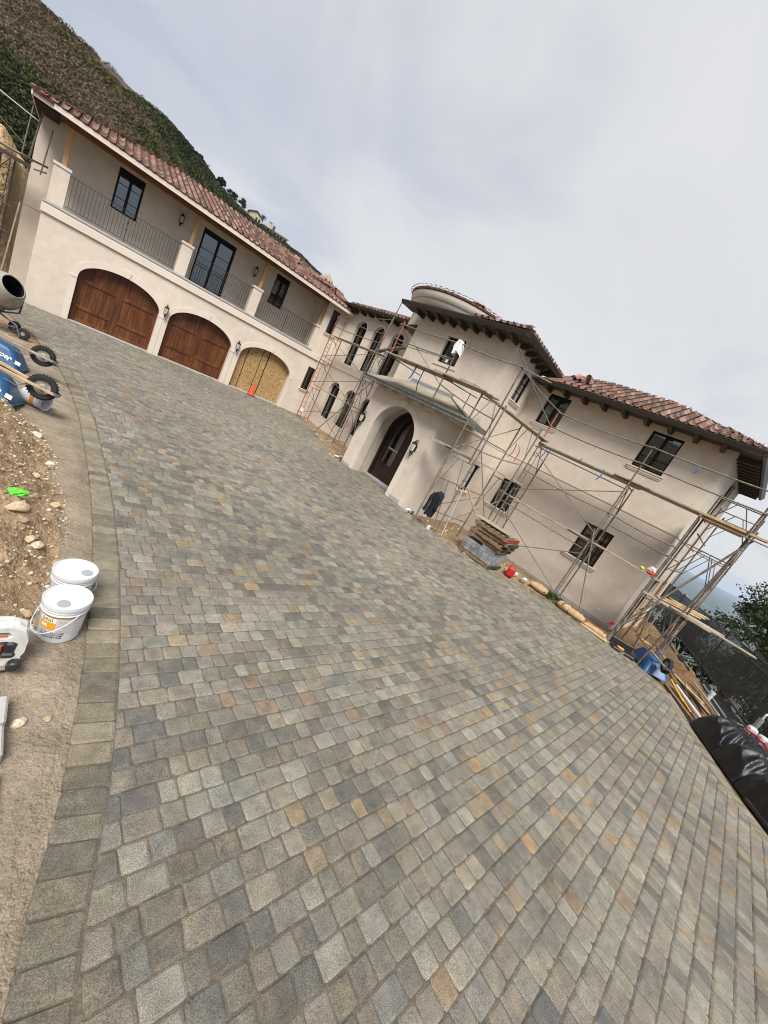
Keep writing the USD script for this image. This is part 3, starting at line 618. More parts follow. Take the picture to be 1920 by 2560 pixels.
# -- garage wing, ground floor
GAR = [(.16, 3.05), (3.46, 6.34), (6.83, 9.72)]
SPR, CRN = 1.78, 2.53
def garage():
    P = Polygon([(-1.2, -.12), (11.6, -.12), (11.6, 6.42), (10.32, 6.42), (10.32, 3.60), (-1.2, 3.60)])
    for a, b in GAR: P = P.difference(arch_poly(a, b, -.2, SPR, CRN))
    P = P.difference(rect(10.6, 11.08, 1.49, 2.81)).difference(rect(10.68, 11.18, 4.9, 6.19))
    wall_part(FG, P, 0, -.3)
    window(FG, 10.6, 11.08, 1.49, 2.81, leaves=1, sill=1, vm=2, sill_over=.07)
    window(FG, 10.68, 11.18, 4.9, 6.19, leaves=1, sill=1, vm=2, sill_over=.07)
    beam(FG, 'wall', 'stucco', -1.2, -.92, -1.5, -.3, -.12, 3.6)
    beam(FG, 'cornice', 'stucco_trim', -1.24, 10.9, -.02, .07, 3.30, 3.58, .006)
    beam(FG, 'cornice', 'stucco_trim', 10.9, 11.6, -.02, .035, 3.30, 3.56, .006)
    beam(FG, 'balcony_deck', 'concrete', -1.21, 10.32, -1.49, -.045, 3.602, 3.72)
    beam(FG, 'deck_flashing', 'galv', -1.23, 10.42, -.044, .015, 3.625, 3.66)
    ceil = MB(); FG.box(ceil, -.9, 11.6, -6, -.3, 3.2, 3.3); FG.box(ceil, -.9, 11.6, -6, -5.9, -.1, 3.3)
    for gi, (a, b) in enumerate(GAR):
        op = arch_poly(a, b, -.1, SPR, CRN)
        lo = -1.2 if gi == 0 else (GAR[gi - 1][1] + a) / 2 + .002; hi = 20 if gi == 2 else (b + GAR[gi + 1][0]) / 2 - .002
        ring = arch_poly(a - .2, b + .2, -.1, SPR, CRN + .235).difference(op.buffer(.0005)).intersection(rect(max(lo, a - .2), min(hi, b + .2), -.02, 4))
        obj('arch_trim', FG.slab(ring, -.01, .022), 'stucco_trim', house)
        c = (a + b) / 2
        obj('keystone', FG.slab(Polygon([(c - .11, CRN + .001), (c + .11, CRN + .001), (c + .17, CRN + .262), (c - .17, CRN + .262)]), -.01, .045), 'stucco_trim', house)
        for e, dr in ((a, -1), (b, 1)):
            x0, x1 = sorted((e, e + dr * .215)); x0 = max(x0, lo); x1 = min(x1, hi)
            beam(FG, 'impost', 'stucco_trim', x0, x1, -.008, .036, 1.66, 1.775, .006)
        beam(FG, 'threshold', 'concrete', a, b, -.32, .03, -.1, .035)
        if gi < 2:
            d = holder('garage_door', house)
            full = arch_poly(a - .05, b + .05, .03, SPR, CRN + .05)
            n = 22; rng = np.random.default_rng(gi)
            for k in range(n):
                x0, x1 = a + (b - a) * k / n, a + (b - a) * (k + 1) / n
                st = full.intersection(rect(x0 + .003, x1 - .003, .04, 3))
                obj('board', FG.slab(st, -.30 - .004 * rng.random(), -.262), 'wood_door', d)
            obj('backing', FG.slab(full, -.33, -.302), 'mahogany', d)
            for x0, x1 in ((a + .16, c - .13), (c + .13, b - .16)):
                for z, hh in ((1.62, .13), (.57, .13), (.05, .13)):
                    if z < .5: continue
                    r = MB(); FG.box(r, x0, x1, -.262, -.232, z, z + hh, .006); obj('rail', r, 'wood_door', d)
            for x in (a + .0, b - .16): obj('stile', FG.slab(full.intersection(rect(x, x + .16, .045, 1.9)), -.2615, -.236), 'wood_door', d)
            obj('stile', FG.box(MB(), c - .13, c + .13, -.2615, -.236, .045, 2.42, .005), 'wood_door', d)
            obj('rail', FG.box(MB(), a + .16, b - .16, -.2612, -.2365, .045, .17, .005), 'wood_door', d)
        else:
            d = holder('boarded_opening', house)
            full = arch_poly(a - .02, b + .02, .036, SPR, CRN + .02)
            cuts = [a - .1, a + .46, a + 1.2, a + 1.56, b + .1]
            for k in range(4):
                ins = .026 if k != 1 else .014
                obj('osb_sheet', FG.slab(full.intersection(rect(cuts[k] + ins, cuts[k + 1] - ins, .04, 3)), -.30 + .012 * (k % 2), -.27 + .014 * (k % 2)), 'osb', d)
            obj('backing', FG.slab(full, -.35, -.33), 'inside', d)
garage()
def balcony():
    P = rect(-1.8, 10.32, -.1, 6.45)
    W1, DR, W2 = (.6, 1.52, 4.78, 6.34), (3.96, 5.5, 3.735, 6.22), (7.69, 8.5, 4.78, 6.34)
    for w in (W1, DR, W2): P = P.difference(rect(*w))
    wall_part(FB, P, 0, -.25)
    beam(FB, 'wall', 'stucco', 10.32, 10.55, 0, 1.2, 3.72, 6.42)
    beam(FB, 'belt_course', 'stucco_trim', -1.8, -1.25, -.01, .02, 3.27, 3.32)
    window(FB, *W1, leaves=2, muntins=(.36, .73), sill=1, w=.075, head=.17)
    window(FB, *W2, leaves=2, muntins=(.36, .73), sill=1, w=.075, head=.17)
    window(FB, *DR, leaves=2, muntins=(.36, .7), w=.10, head=.12, name='balcony_door')
    for a, b in ((-1.15, -.68), (3.11, 3.55), (6.40, 6.85), (10.12, 10.318)):
        h = holder('balcony_pier', house)
        obj('shaft', FG.box(MB(), a, b, -.42, -.05, 3.72, 4.93), 'stucco', h)
        obj('cap', FG.box(MB(), a - .03, b + .03, -.45, -.02, 4.932, 5.03, .008), 'stucco_trim', h)
    for s in (-.90, 3.42, 6.68, 10.20):
        obj('post', FG.box(MB(), s - .07, s + .07, -.31, -.17, 5.03, 6.26, .006), 'post_wood', house)
    obj('beam', FG.box(MB(), -1.1, 10.32, -.33, -.15, 6.262, 6.44), 'beam_wood', house)
    obj('ceiling', FG.box(MB(), -1.75, 10.32, -1.5, .44, 6.45, 6.48), 'soffit', house)
    # railings
    bays = [(-.68, 3.11), (3.55, 6.40), (6.85, 10.12)]
    rng = np.random.default_rng(2)
    for bi, (a, b) in enumerate(bays):
        r = holder('railing', house)
        obj('top_rail', FG.box(MB(), a, b, -.145, -.105, 4.85, 4.868), 'iron', r)
        obj('bottom_rail', FG.box(MB(), a, b, -.14, -.11, 3.82, 3.838), 'iron', r)
        n = int((b - a) / .118)
        for k in range(1, n):
            s = a + (b - a) * k / n; m = MB(); mid = (k == n // 2 and bi != 1)
            FG.box(m, s - .0075, s + .0075, -.1325, -.1175, 3.838, 4.85)
            if mid:
                for z in (4.22, 4.48): m.add(*[x if i else x + FG.pt(s, -.125, z) for i, x in enumerate(lathe([(0, -.075), (.02, -.05), (.03, 0), (.02, .05), (0, .075)], 8))])
                FG.box(m, s - .012, s + .012, -.137, -.113, 3.72, 4.87)
            obj('baluster', m, 'iron', r)
balcony()
# -- lanterns
def lantern(fr, s, z, sc=1.0, o=0.03):
    h = holder('wall_lantern', house)
    def put(v): 
        v = np.asarray(v, float) * sc; return fr.p + v[:, :1] * fr.s + v[:, 1:2] * fr.o + v[:, 2:] * fr.z + fr.s * s + fr.o * o + fr.z * z
    m = MB(); v, f = lathe([(0, .30), (.008, .29), (.012, .27), (.006, .262), (.03, .25), (.045, .215), (.085, .19), (.10, .17), (.098, .155), (.085, .15)], 12); m.add(put(v + [0, .14, 0]), f)
    v, f = lathe([(.07, -.10), (.072, -.115), (.045, -.14), (.02, -.17), (.03, -.19), (.012, -.21), (0, -.24)], 12); m.add(put(v + [0, .14, 0]), f)
    for k in range(6):
        a = k * PI / 3; v, f = tube([(.092 * math.cos(a), .14 + .092 * math.sin(a), .155), (.068 * math.cos(a), .14 + .068 * math.sin(a), -.105)], .007, 5); m.add(put(v), f)
    obj('cage', m, 'frame_black', h)
    v, f = lathe([(.08, .15), (.06, -.10)], 12); obj('glass', (put(v + [0, .14, 0]), f), 'lamp_glass', h)
    m = MB()
    v, f = bevel_box((.11, .03, .22), .02); m.add(put(v + [0, 0, .02]), f)
    t = np.linspace(-1.2, 3.6, 14); arc = np.c_[0 * t, .09 + .075 * np.cos(t), -.20 + .075 * np.sin(t)]; v, f = tube(arc, .009, 6); m.add(put(v), f)
    arc = np.c_[0 * t, .07 + .09 * np.cos(t - .4), .22 + .09 * np.sin(t - .4)]; v, f = tube(arc, .009, 6); m.add(put(v), f)
    v, f = tube([(0, 0, .08), (0, .03, .24), (0, .10, .31), (0, .14, .28)], .009, 6); m.add(put(v), f)
    v, f = tube([(0, 0, -.03), (0, .03, -.16), (0, .1, -.27)], .009, 6); m.add(put(v), f)
    obj('bracket', m, 'iron', h)
lantern(FG, 3.255, 2.02, 1.0); lantern(FG, 6.585, 2.02, 1.0)
lantern(FB, 3.02, 5.86, 1.0, .0); lantern(FB, 6.62, 5.72, 1.0, .0)
lantern(FH, 8.18, 1.92, 1.08, 3.31); lantern(FH, 11.24, 1.92, 1.08, 3.31)

# -- arcade wall, tower, porch, right wing
def main_front():
    P = rect(0, 7.85, -.15, 6.72); ar = [(1.10, 2.0), (2.62, 3.5), (4.12, 5.0)]
    for a, b in ar: P = P.difference(hole(a, b, 3.86, 6.32, .45)).difference(hole(a, b, .58, 2.72, .45))
    wall_part(FH, P, 0, -.35)
    for a, b in ar:
        for z0, z1 in ((3.86, 6.32), (.58, 2.72)):
            window(FH, a, b, z0, z1, o=-.24, leaves=2, muntins=(.3, .55, .8), crown=.45, w=.05)
            obj('arch_trim', FH.slab(arch_poly(a - .16, b + .16, z1 - .45, z1 - .45, z1 + .16).difference(arch_poly(a, b, z1 - .6, z1 - .45, z1).buffer(.0005)), -.01, .02), 'stucco_trim', house)
    beam(FH, 'belt_course', 'stucco_trim', 0.0, 7.85, -.01, .03, 3.42, 3.56, .006)
    # tower
    P = rect(7.85, 12.468, -.3, 6.62).difference(rect(9.58, 10.5, 5.18, 6.17)).difference(arch_poly(8.64, 11.08, -.4, 1.96, 3.15))
    wall_part(FH, P, 2.5, 2.2)
    beam(FH, 'wall', 'stucco', 7.85, 8.1, .002, 2.2, -.3, 6.62)
    window(Frame(FH.pt(0, 2.5, 0), HU, HN), 9.58, 10.5, 5.18, 6.17, leaves=1, w=.06)
    obj('window_trim', FH.slab(rect(9.46, 10.62, 5.06, 6.29).difference(rect(9.582, 10.498, 5.182, 6.168)), 2.49, 2.53), 'stucco_trim', house)
    obj('sticker', FH.slab(rect(9.86, 9.98, 5.27, 5.42), 2.366, 2.368), 'white_print', house)
    P = rect(-.15, 2.2, -.3, 6.62).difference(rect(.36, 1.18, 5.1, 6.2)).difference(rect(.52, 1.30, 1.26, 2.40))
    wall_part(FS, P, 0, -.3)
    beam(FS, 'wall', 'stucco', 2.2, 2.4995, -.29, 0.0, -.3, 6.619)
    window(FS, .36, 1.18, 5.1, 6.2, leaves=1, muntins=(.33, .66), vm=1, sill=1, sill_over=.06)
    window(FS, .52, 1.30, 1.26, 2.40, leaves=1, muntins=(.33, .66), vm=1, sill=1, sill_over=.06)
    beam(FS, 'belt_course', 'stucco_trim', -.15, 2.50, -.01, .012, 3.32, 3.37)
    # porch
    P = rect(8.03, 11.70, -.3, 3.5).difference(arch_poly(8.77, 10.95, -.3, 1.96, 3.04))
    wall_part(FH, P, 3.3, 2.85)
    P = rect(8.05, 11.85, -.3, 3.5).difference(arch_poly(8.64, 11.08, -.3, 1.96, 3.15))
    wall_part(FH, P, 2.849, 2.505)
    P = rect(8.3, 11.9, -.3, 3.4).difference(arch_poly(8.64, 11.08, -.3, 1.96, 3.15))
    wall_part(FH, P, 2.198, 2.0)
    m = MB(); q = [FH.pt(11.70, 3.3, 0), FH.pt(12.04, 2.45, 0), FH.pt(11.6, 2.45, 0), FH.pt(11.6, 3.29, 0)]
    pv = np.array([[*p[:2], z] for z in (-.3, 3.5) for p in q]); m.add(pv, [[0, 1, 5, 4], [1, 2, 6, 5], [2, 3, 7, 6], [3, 0, 4, 7], [4, 5, 6, 7]]); obj('wall', m, 'stucco', house)
    ring = arch_poly(8.57, 11.15, -.3, 1.96, 3.26).difference(arch_poly(8.77, 10.95, -.4, 1.96, 3.04).buffer(.0005))
    obj('arch_trim', FH.slab(ring, 3.29, 3.318), 'stucco_trim', house)
    obj('keystone', FH.slab(Polygon([(9.77, 3.043), (9.95, 3.043), (10.02, 3.30), (9.70, 3.30)]), 3.29, 3.345), 'stucco_trim', house)
    beam(FH, 'plinth', 'concrete', 8.035, 8.765, 3.29, 3.306, -.3, .0); beam(FH, 'plinth', 'concrete', 10.955, 11.695, 3.29, 3.306, -.3, .0)
    # entrance door
    d = holder('entrance_door', house); o = 2.16
    full = arch_poly(8.64, 11.08, -.12, 1.96, 3.15); inn = arch_poly(8.76, 10.96, -.12, 1.96, 3.03)
    obj('door_frame', FH.slab(full.difference(inn), o - .08, o + .06), 'mahogany', d)
    for a, b in ((8.765, 9.858), (9.862, 10.955)):
        leaf = inn.intersection(rect(a, b, -.10, 4)); gl = arch_poly(8.98, 10.74, .66, 1.96, 2.80).intersection(rect(a + .2, b - .2, .66, 4))
        obj('door_leaf', FH.slab(leaf.difference(gl), o - .05, o), 'mahogany', d)
        obj('door_panel', FH.box(MB(), a + .2, b - .2, o, o + .018, .06, .5, .012), 'mahogany', d)
        obj('bead', FH.slab(gl.buffer(.03).difference(gl), o, o + .014), 'mahogany', d)
        obj('door_glass', FH.slab(gl.buffer(.004), o - .03, o - .022), 'glass', d)
    r = MB(); i1 = o - 1.0
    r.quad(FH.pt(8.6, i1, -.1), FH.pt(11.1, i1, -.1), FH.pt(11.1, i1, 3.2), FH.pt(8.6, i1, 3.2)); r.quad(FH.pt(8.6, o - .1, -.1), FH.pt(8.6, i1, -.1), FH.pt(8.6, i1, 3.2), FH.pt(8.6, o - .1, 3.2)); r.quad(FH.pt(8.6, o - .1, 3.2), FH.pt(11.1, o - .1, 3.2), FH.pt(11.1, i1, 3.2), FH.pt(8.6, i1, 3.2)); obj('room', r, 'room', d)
    obj('paper_strip', FH.slab(rect(9.05, 9.62, 1.30, 1.38), o - .021, o - .019), 'sack_paper', d); obj('paper_note', FH.slab(rect(9.40, 9.47, 1.16, 1.30), o - .018, o - .016), 'pink_tape', d)
    beam(FH, 'threshold', 'concrete', 8.65, 11.07, 2.10, 2.5, -.3, -.06)
    # porch roof
    A, B, C, D = FH.pt(7.6, 3.75, 3.60), FH.pt(12.95, 3.75, 3.58), FH.pt(11.1, 2.503, 4.14), FH.pt(8.84, 2.503, 4.14)
    L, R = FH.pt(7.6, 2.503, 3.60), FH.pt(12.95, 2.503, 3.58)
    m = MB(); m.quad(A, B, C, D); m.add([A, D, L], [[0, 1, 2]]); m.add([B, R, C], [[0, 1, 2]])
    m.quad(A - [0, 0, .1], B - [0, 0, .1], R - [0, 0, .1], L - [0, 0, .1])
    obj('porch_roof', m, 'porch_sheet', house)
    m = MB(); F2 = FH
    F2.box(m, 7.52, 13.03, 3.70, 3.80, 3.43, 3.60, .012); F2.box(m, 7.56, 12.99, 3.80, 3.83, 3.55, 3.605, .008); F2.box(m, 12.93, 13.03, 2.52, 3.70, 3.43, 3.60, .012)
    obj('gutter', m, 'copper_grey', house)
    m = MB(); m.bar(D + [0, 0, .02], C + [0, 0, .02], .05, .05); m.bar(C + [0, 0, .015], B + (C - B) * .12 + [0, 0, .03], .13, .03); m.quad(FH.pt(8.84, 2.506, 4.12), FH.pt(11.1, 2.506, 4.12), FH.pt(11.1, 2.506, 4.26), FH.pt(8.84, 2.506, 4.26)); obj('flashing', m, 'galv', house)
    for s in (8.36, 9.09, 9.84, 10.55, 11.28, 12.2): obj('bracket', FH.box(MB(), s - .09, s + .09, 3.302 if s < 11.6 else 2.8, 3.62, 3.36, 3.498, .008), 'stucco_trim', house)
    # right wing
    W = [(13.15, 14.02, 4.88, 6.06), (16.87, 17.8, 4.77, 6.02), (16.77, 17.7, 1.2, 2.48), (13.27, 14.07, 1.28, 2.46)]
    FR = Frame(FH.pt(0, -.15, 0), HU, HN)
    P = rect(12.18, 19.1, -.6, 6.2)
    for w in W: P = P.difference(rect(*w))
    wall_part(FR, P, 0, -.3)
    window(FR, *W[0], leaves=2, muntins=(.34, .67), sill=1, w=.06); window(FR, *W[1], leaves=2, muntins=(.34,), sill=1, w=.06); window(FR, *W[2], leaves=2, sill=1, w=.06, muntins=(.34,), sill_over=.14); window(FR, *W[3], leaves=2, muntins=(.34, .67), sill=1, w=.06, sill_over=.14)
    beam(FR, 'belt_course', 'stucco_trim', 12.485, 19.1, -.01, .016, 3.33, 3.385)
    beam(FR, 'plinth', 'concrete', 12.485, 19.1, -.01, .012, -.6, -.16)
    obj('vent_cap', MB().add(*[x if i else x @ np.array([HU, [0, 0, 1.0], HN]) + FR.pt(18.55, .0, .1) for i, x in enumerate(lathe([(0, .02), (.03, .02), (.05, .012), (.055, 0)], 14))]), 'white_plastic', house)
    P = rect(0, 5.65, -1.4, 6.2).difference(rect(2.7, 3.9, 4.3, 5.95)).difference(rect(1.7, 2.9, .3, 1.75)).difference(rect(3.6, 4.7, -.6, 1.75))
    wall_part(FE, P, -.002, -.3)
    beam(FE, 'belt_course', 'stucco_trim', 0, 5.65, -.01, .016, 3.33, 3.385)
    window(FE, 2.7, 3.9, 4.3, 5.95, leaves=2, w=.06)
    for a, b, c, e in ((1.7, 2.9, .3, 1.75), (3.6, 4.7, -.6, 1.75)):
        window(FE, a, b, c, e, leaves=1, o=-.2, w=.05)
        obj('window_buck', FE.slab(rect(a - .09, b + .09, c - .09, e + .09).difference(rect(a, b, c, e)), -.01, .03), 'lumber', house)
    wall_part(Frame(FE.pt(5.65, 0, 0), -HN, HU), rect(0, .3, -1.4, 6.2), 0, -1.5)
main_front()

# -- roofs
TERRA = np.array([(.31, .165, .12), (.26, .14, .105), (.37, .225, .165), (.29, .18, .14), (.21, .11, .085), (.35, .235, .185), (.24, .145, .115), (.40, .29, .235)]) * np.array([.74, .70, .66])
TDARK = np.array([(.105, .07, .055), (.14, .085, .065), (.085, .06, .05), (.18, .12, .10)])
def tile_tint(rng, dark=.3):
    pal = TDARK if rng.random() < dark else TERRA
    return pal[rng.integers(len(pal))] * (.85 + .3 * rng.random())
def cap_tile(o, u, v, n, L, r0, r1, lift=0.0, seg=6, tk=.016):
    """barrel tile whose low end is at o; v up the slope"""
    a = np.linspace(0, PI, seg + 1); ca, sa = np.cos(a)[:, None], np.sin(a)[:, None]
    lo = o + ca * u * r0 + (sa * r0 + lift) * n; hi = o + v * L + ca * u * r1 + sa * r1 * n
    li = o + v * .004 + ca * u * (r0 - tk) + (sa * (r0 - tk) + lift) * n; hin = o + v * L * .5 + ca * u * (r1 - tk) + (sa * (r1 - tk) + lift * .5) * n
    k = seg + 1; V = np.vstack([lo, hi, li, hin]); i = np.arange(seg)
    F = np.vstack([np.stack([i, i + 1, k + i + 1, k + i], 1), np.stack([2 * k + i, 2 * k + i + 1, i + 1, i], 1), np.stack([3 * k + i, 3 * k + i + 1, 2 * k + i + 1, 2 * k + i], 1)])
    return V, np.vstack([F[:, [0, 1, 2]], F[:, [0, 2, 3]]])
def roof_frame(eave, along, inward, pitch):
    v = np.asarray(inward, float) + np.array([0, 0, pitch]); v /= np.linalg.norm(v)
    u = np.asarray(along, float); n = np.cross(u, v)
    if n[2] < 0: n = -n
    return np.asarray(eave, float), u, v, n
def tile_roof(R, poly, parts, seed, dark=.3, col=.262, row=.335, tiles=None, under='tile_under', name='roof', skip=lambda u, v: False):
    o, u, v, n = R; rng = np.random.default_rng(seed)
    h = holder(name, house)
    vv, ff = trimesh.creation.triangulate_polygon(poly, engine='earcut')
    m = MB(); w = o + vv[:, :1] * u + vv[:, 1:2] * v; k = len(w); m.add(np.vstack([w, w - n * .06]), np.vstack([ff[:, :3], ff[:, [0, 2, 1]] + k]))
    c = np.array(poly.exterior.coords)[:-1]; q = o + c[:, :1] * u + c[:, 1:2] * v; j = len(c); i = np.arange(j)
    m.add(np.vstack([q, q - n * .06]), np.stack([i, (i + 1) % j, (i + 1) % j + j, i + j], 1))
    obj('deck', m, under, h)
    tp = tiles if tiles is not None else poly
    u0, v0, u1, v1 = tp.bounds
    caps, pans = [], MB(); pr = shapely.prepared.prep(tp)
    for a in np.arange(u0 + col * .6, u1, col):
        wob = rng.normal() * .008
        for b in np.arange(v0 - .03, v1, row):
            if skip(a, b): continue
            if pr.contains(Point(a, max(b + .1, .02))):
                jit = rng.normal(size=2) * (.008, .012)
                uu = u + v * rng.normal() * .025; uu /= np.linalg.norm(uu)
                caps.append((o + u * (a + wob + jit[0]) + v * (b + jit[1]) + n * .035, *cap_tile(o + u * (a + wob + jit[0]) + v * (b + jit[1]) + n * (.03 + .012 * rng.random()), uu, v, row * 1.22, .098, .078, .014 + .016 * rng.random()), tile_tint(rng, dark)))
            if pr.contains(Point(a + col / 2, max(b + .1, .02))):
                aa = np.linspace(PI, 2 * PI, 5)[:, None]; base = o + u * (a + col / 2) + v * b + n * .105
                lo = base + np.cos(aa) * u * .105 + np.sin(aa) * n * .09 + n * .012; hi = base + v * row * 1.15 + np.cos(aa) * u * .09 + np.sin(aa) * n * .095
                ii = np.arange(4); pans.add(np.vstack([lo, hi]), np.stack([ii, ii + 1, 5 + ii + 1, 5 + ii], 1), tile_tint(rng, dark))
    caps.sort(key=lambda t: np.linalg.norm(t[0]))
    rest = MB()
    for k, (_, cv, cf, t) in enumerate(caps):
        if k < parts: obj('tile', (cv, cf), 'tile', h, smooth=40, tint=None) if False else obj('tile', (cv, cf), 'tile', h, tint=t)
        else: rest.add(cv, cf, t)
    if rest.n: obj('cap_tiles', rest, 'tile', h, kind='stuff')
    if pans.n: obj('pan_tiles', pans, 'tile', h, kind='stuff')
    return h
def ridge_tiles(h, p, q, r=.12, seed=1, dark=.3, name='ridge_tiles'):
    p, q = np.asarray(p, float), np.asarray(q, float); d = q - p; L = np.linalg.norm(d); d /= L
    s = np.cross(d, [0, 0, 1.0]); s /= np.linalg.norm(s); n = np.cross(s, d); m = MB(); rng = np.random.default_rng(seed)
    for b in np.arange(0, L - .1, .33): m.add(*cap_tile(p + d * b + n * (.02 + .01 * rng.random()), s, d, .42, r, r * .85, .02), tile_tint(rng, dark))
    obj(name, m, 'tile', h, kind='stuff')
def rafters(fr, ss, o0, o1, z, w=.1, hgt=.15, mat='dark_wood'):
    for s in ss: 
        m = MB(); P = Polygon([(o0, z - hgt), (o1 - .1, z - hgt), (o1, z - hgt * .35), (o1, z), (o0, z)])
        f2 = Frame(fr.pt(s - w / 2, 0, 0), fr.o, fr.s)
        obj('rafter_tail', f2.slab(P, 0, w), mat, house)
def gutter(p, q, out, size=.125, mat='bronze'):
    p, q, out = np.asarray(p, float), np.asarray(q, float), np.asarray(out, float)
    d = (q - p); L = np.linalg.norm(d); d /= L
    prof = np.array([(0, 0), (0, -size), (.6 * size, -size), (.72 * size, -.75 * size), (.95 * size, -.35 * size), (1.05 * size, -.05 * size), (1.05 * size, 0), (.93 * size, 0), (.85 * size, -.1 * size), (.15 * size, -.1 * size)])
    a = p + prof[:, :1] * out + prof[:, 1:] * np.array([0, 0, 1.0]); b = a + d * L; k = len(prof); i = np.arange(k)
    m = MB().add(np.vstack([a, b]), np.stack([i, (i + 1) % k, k + (i + 1) % k, k + i], 1))
    tri = trimesh.creation.triangulate_polygon(Polygon(prof), engine='earcut')[1]
    if len(tri): m.add(a, tri[:, :3]); m.add(b, tri[:, :3])
    obj('gutter', m, mat, house)
def roofs():
    sl = lambda p: math.sqrt(1 + p * p)
    # garage wing
    p = .33; k = sl(p)
    R = roof_frame((0, 20.95, 6.50), (1, 0, 0), (0, 1, 0), p)
    W = 4.65 * k
    poly = Polygon([(-1.95, 0), (12.3, 0), (12.3, W), (2.6, W)])
    h = tile_roof(R, poly, 90, 5, dark=.32, tiles=Polygon([(-1.95, 0), (11.6, 0), (10.9, W * .5), (9.6, W), (2.6, W)]))
    ridge_tiles(h, (2.6, 25.6, 8.08), (10.0, 25.6, 8.08), .13, 3, .1); ridge_tiles(h, (-1.95, 20.95, 6.54), (2.6, 25.6, 8.08), .12, 4, .15)
    L = roof_frame((-1.95, 20.95, 6.50), (0, 1, 0), (1, 0, 0), p)
    tile_roof(L, Polygon([(0, 0), (9.3, 0), (4.65, W)]), 0, 6, dark=.35)
    obj('deck', MB().quad((2.6, 25.6, 8.03), (12.3, 25.6, 8.03), (12.3, 30.25, 6.5), (-1.95, 30.25, 6.5)), 'tile_under', h)
    obj('fascia', FG.box(MB(), -1.4, 12.05, .50, .545, 6.33, 6.50), 'fascia_paint', house)
    obj('fascia', FG.box(MB(), -1.93, -1.402, .42, .465, 6.33, 6.46), 'fascia_paint', house)
    obj('fascia', MB().box((-1.94, 25.6, 6.40), (.04, 9.2, .14)), 'fascia_paint', house)
    for y in np.arange(21.4, 27.5, .36): obj('rafter_tail', MB().box((-1.6, y, 6.36), (.62, .09, .15)), 'dark_wood', house)
    obj('soffit', MB().box((-1.6, 25.5, 6.455), (.66, 9, .03)), 'soffit', house)
    obj('soffit', FG.box(MB(), 10.32, 12.0, -.28, .5, 6.44, 6.46), 'soffit', house)
    # arcade wall
    R = roof_frame(FH.pt(0, .5, 6.86), HU, -HN, p)
    h = tile_roof(R, Polygon([(-.3, 0), (6.3, 0), (6.3, 3.0), (-.3, 3.0)]), 24, 7, dark=.25, tiles=Polygon([(.35, 0), (6.3, 0), (6.3, 3), (.35, 3)]))
    gutter(FH.pt(-.25, .5, 6.86), FH.pt(5.9, .5, 6.86), HN)
    obj('soffit', FH.box(MB(), -.2, 7.8, .0, .5, 6.725, 6.745), 'dark_wood', house)
    rafters(FH, np.arange(.75, 6, .68), .0, .47, 6.722)
    # tower
    R = roof_frame(FH.pt(0, 3.1, 6.84), HU, -HN, p)
    W = 3.6 * k
    full = Polygon([(7.15, 0), (12.95, 0), (12.95 - 3.6, W), (8.8, W)])
    h = tile_roof(R, full, 40, 8, dark=.55, under='felt', tiles=Polygon([(10.35, 0), (12.95, 0), (11.6, 1.35 * k), (10.9, 1.35 * k)]))
    ridge_tiles(h, FH.pt(12.97, 3.12, 6.93), FH.pt(12.95 - 3.4, 3.1 - 3.4, 6.93 + 3.4 * p), .13, 9, .6)
    R = roof_frame(FH.pt(12.95, 3.1, 6.84), -HN, -HU, p)
    h = tile_roof(R, Polygon([(0, 0), (4.2, 0), (6, 3 * k), (3.6, W)]), 30, 10, dark=.5, tiles=Polygon([(.05, 0), (3.75, 0), (5, 3 * k), (3.6, W)]))
    gutter(FH.pt(7.15, 3.1, 6.78), FH.pt(13.05, 3.1, 6.78), HN, .14); gutter(FH.pt(12.95, 3.22, 6.781), FH.pt(12.95, -.62, 6.781), HU, .14)
    obj('soffit', FH.box(MB(), 7.2, 12.95, 2.5, 3.1, 6.64, 6.66), 'dark_wood', house); obj('soffit', FH.box(MB(), 12.47, 12.95, -.6, 2.5, 6.641, 6.661), 'dark_wood', house)
    rafters(FH, np.arange(7.95, 12.9, .555), 2.5, 3.06, 6.638); rafters(FS, np.arange(.1, 2.5, .56), 0, .44, 6.638)
    # right wing
    p = .43; k = sl(p); D = 3.08
    R = roof_frame(FH.pt(0, .55, 6.31), HU, -HN, p)
    h = tile_roof(R, Polygon([(12.85, 0), (19.6, 0), (19.55 - D + .1, D * k), (12.85, D * k)]), 150, 12, dark=.58, tiles=Polygon([(13.3, 0), (19.6, 0), (19.55 - D, D * k), (13.9, D * k)]))
    ridge_tiles(h, FH.pt(19.6, .56, 6.33), FH.pt(19.55 - D, .55 - D, 6.33 + D * p), .13, 13, .4); ridge_tiles(h, FH.pt(19.55 - D, .55 - D, 6.33 + D * p), FH.pt(15.2, .55 - D, 6.33 + D * p), .13, 14, .15)
    e0, e1 = FH.pt(19.6, .55, 6.27), FH.pt(20.25, -5.8, 6.27); al = (e1 - e0) / np.linalg.norm(e1 - e0); inw = np.array([al[1], -al[0], 0]); inw = inw if inw @ HU < 0 else -inw
    R2 = roof_frame(e0, al, inw, p)
    tile_roof(R2, Polygon([(0, 0), (6.4, 0), (3.3, D * k)]), 20, 15, dark=.45)
    obj('deck', MB().quad(FH.pt(12.8, .55 - D, 6.27 + D * p), FH.pt(16.5, .55 - D, 6.27 + D * p), FH.pt(20.2, -5.8, 6.27), FH.pt(12.8, -5.8, 6.27)), 'tile_under', h)
    gutter(FH.pt(12.85, .55, 6.27), FH.pt(19.73, .55, 6.27), HN, .13); gutter(e0 + HN * .1, e1, -inw, .13)
    obj('soffit', FH.box(MB(), 12.48, 19.6, -.15, .55, 6.20, 6.215), 'dark_wood', house)
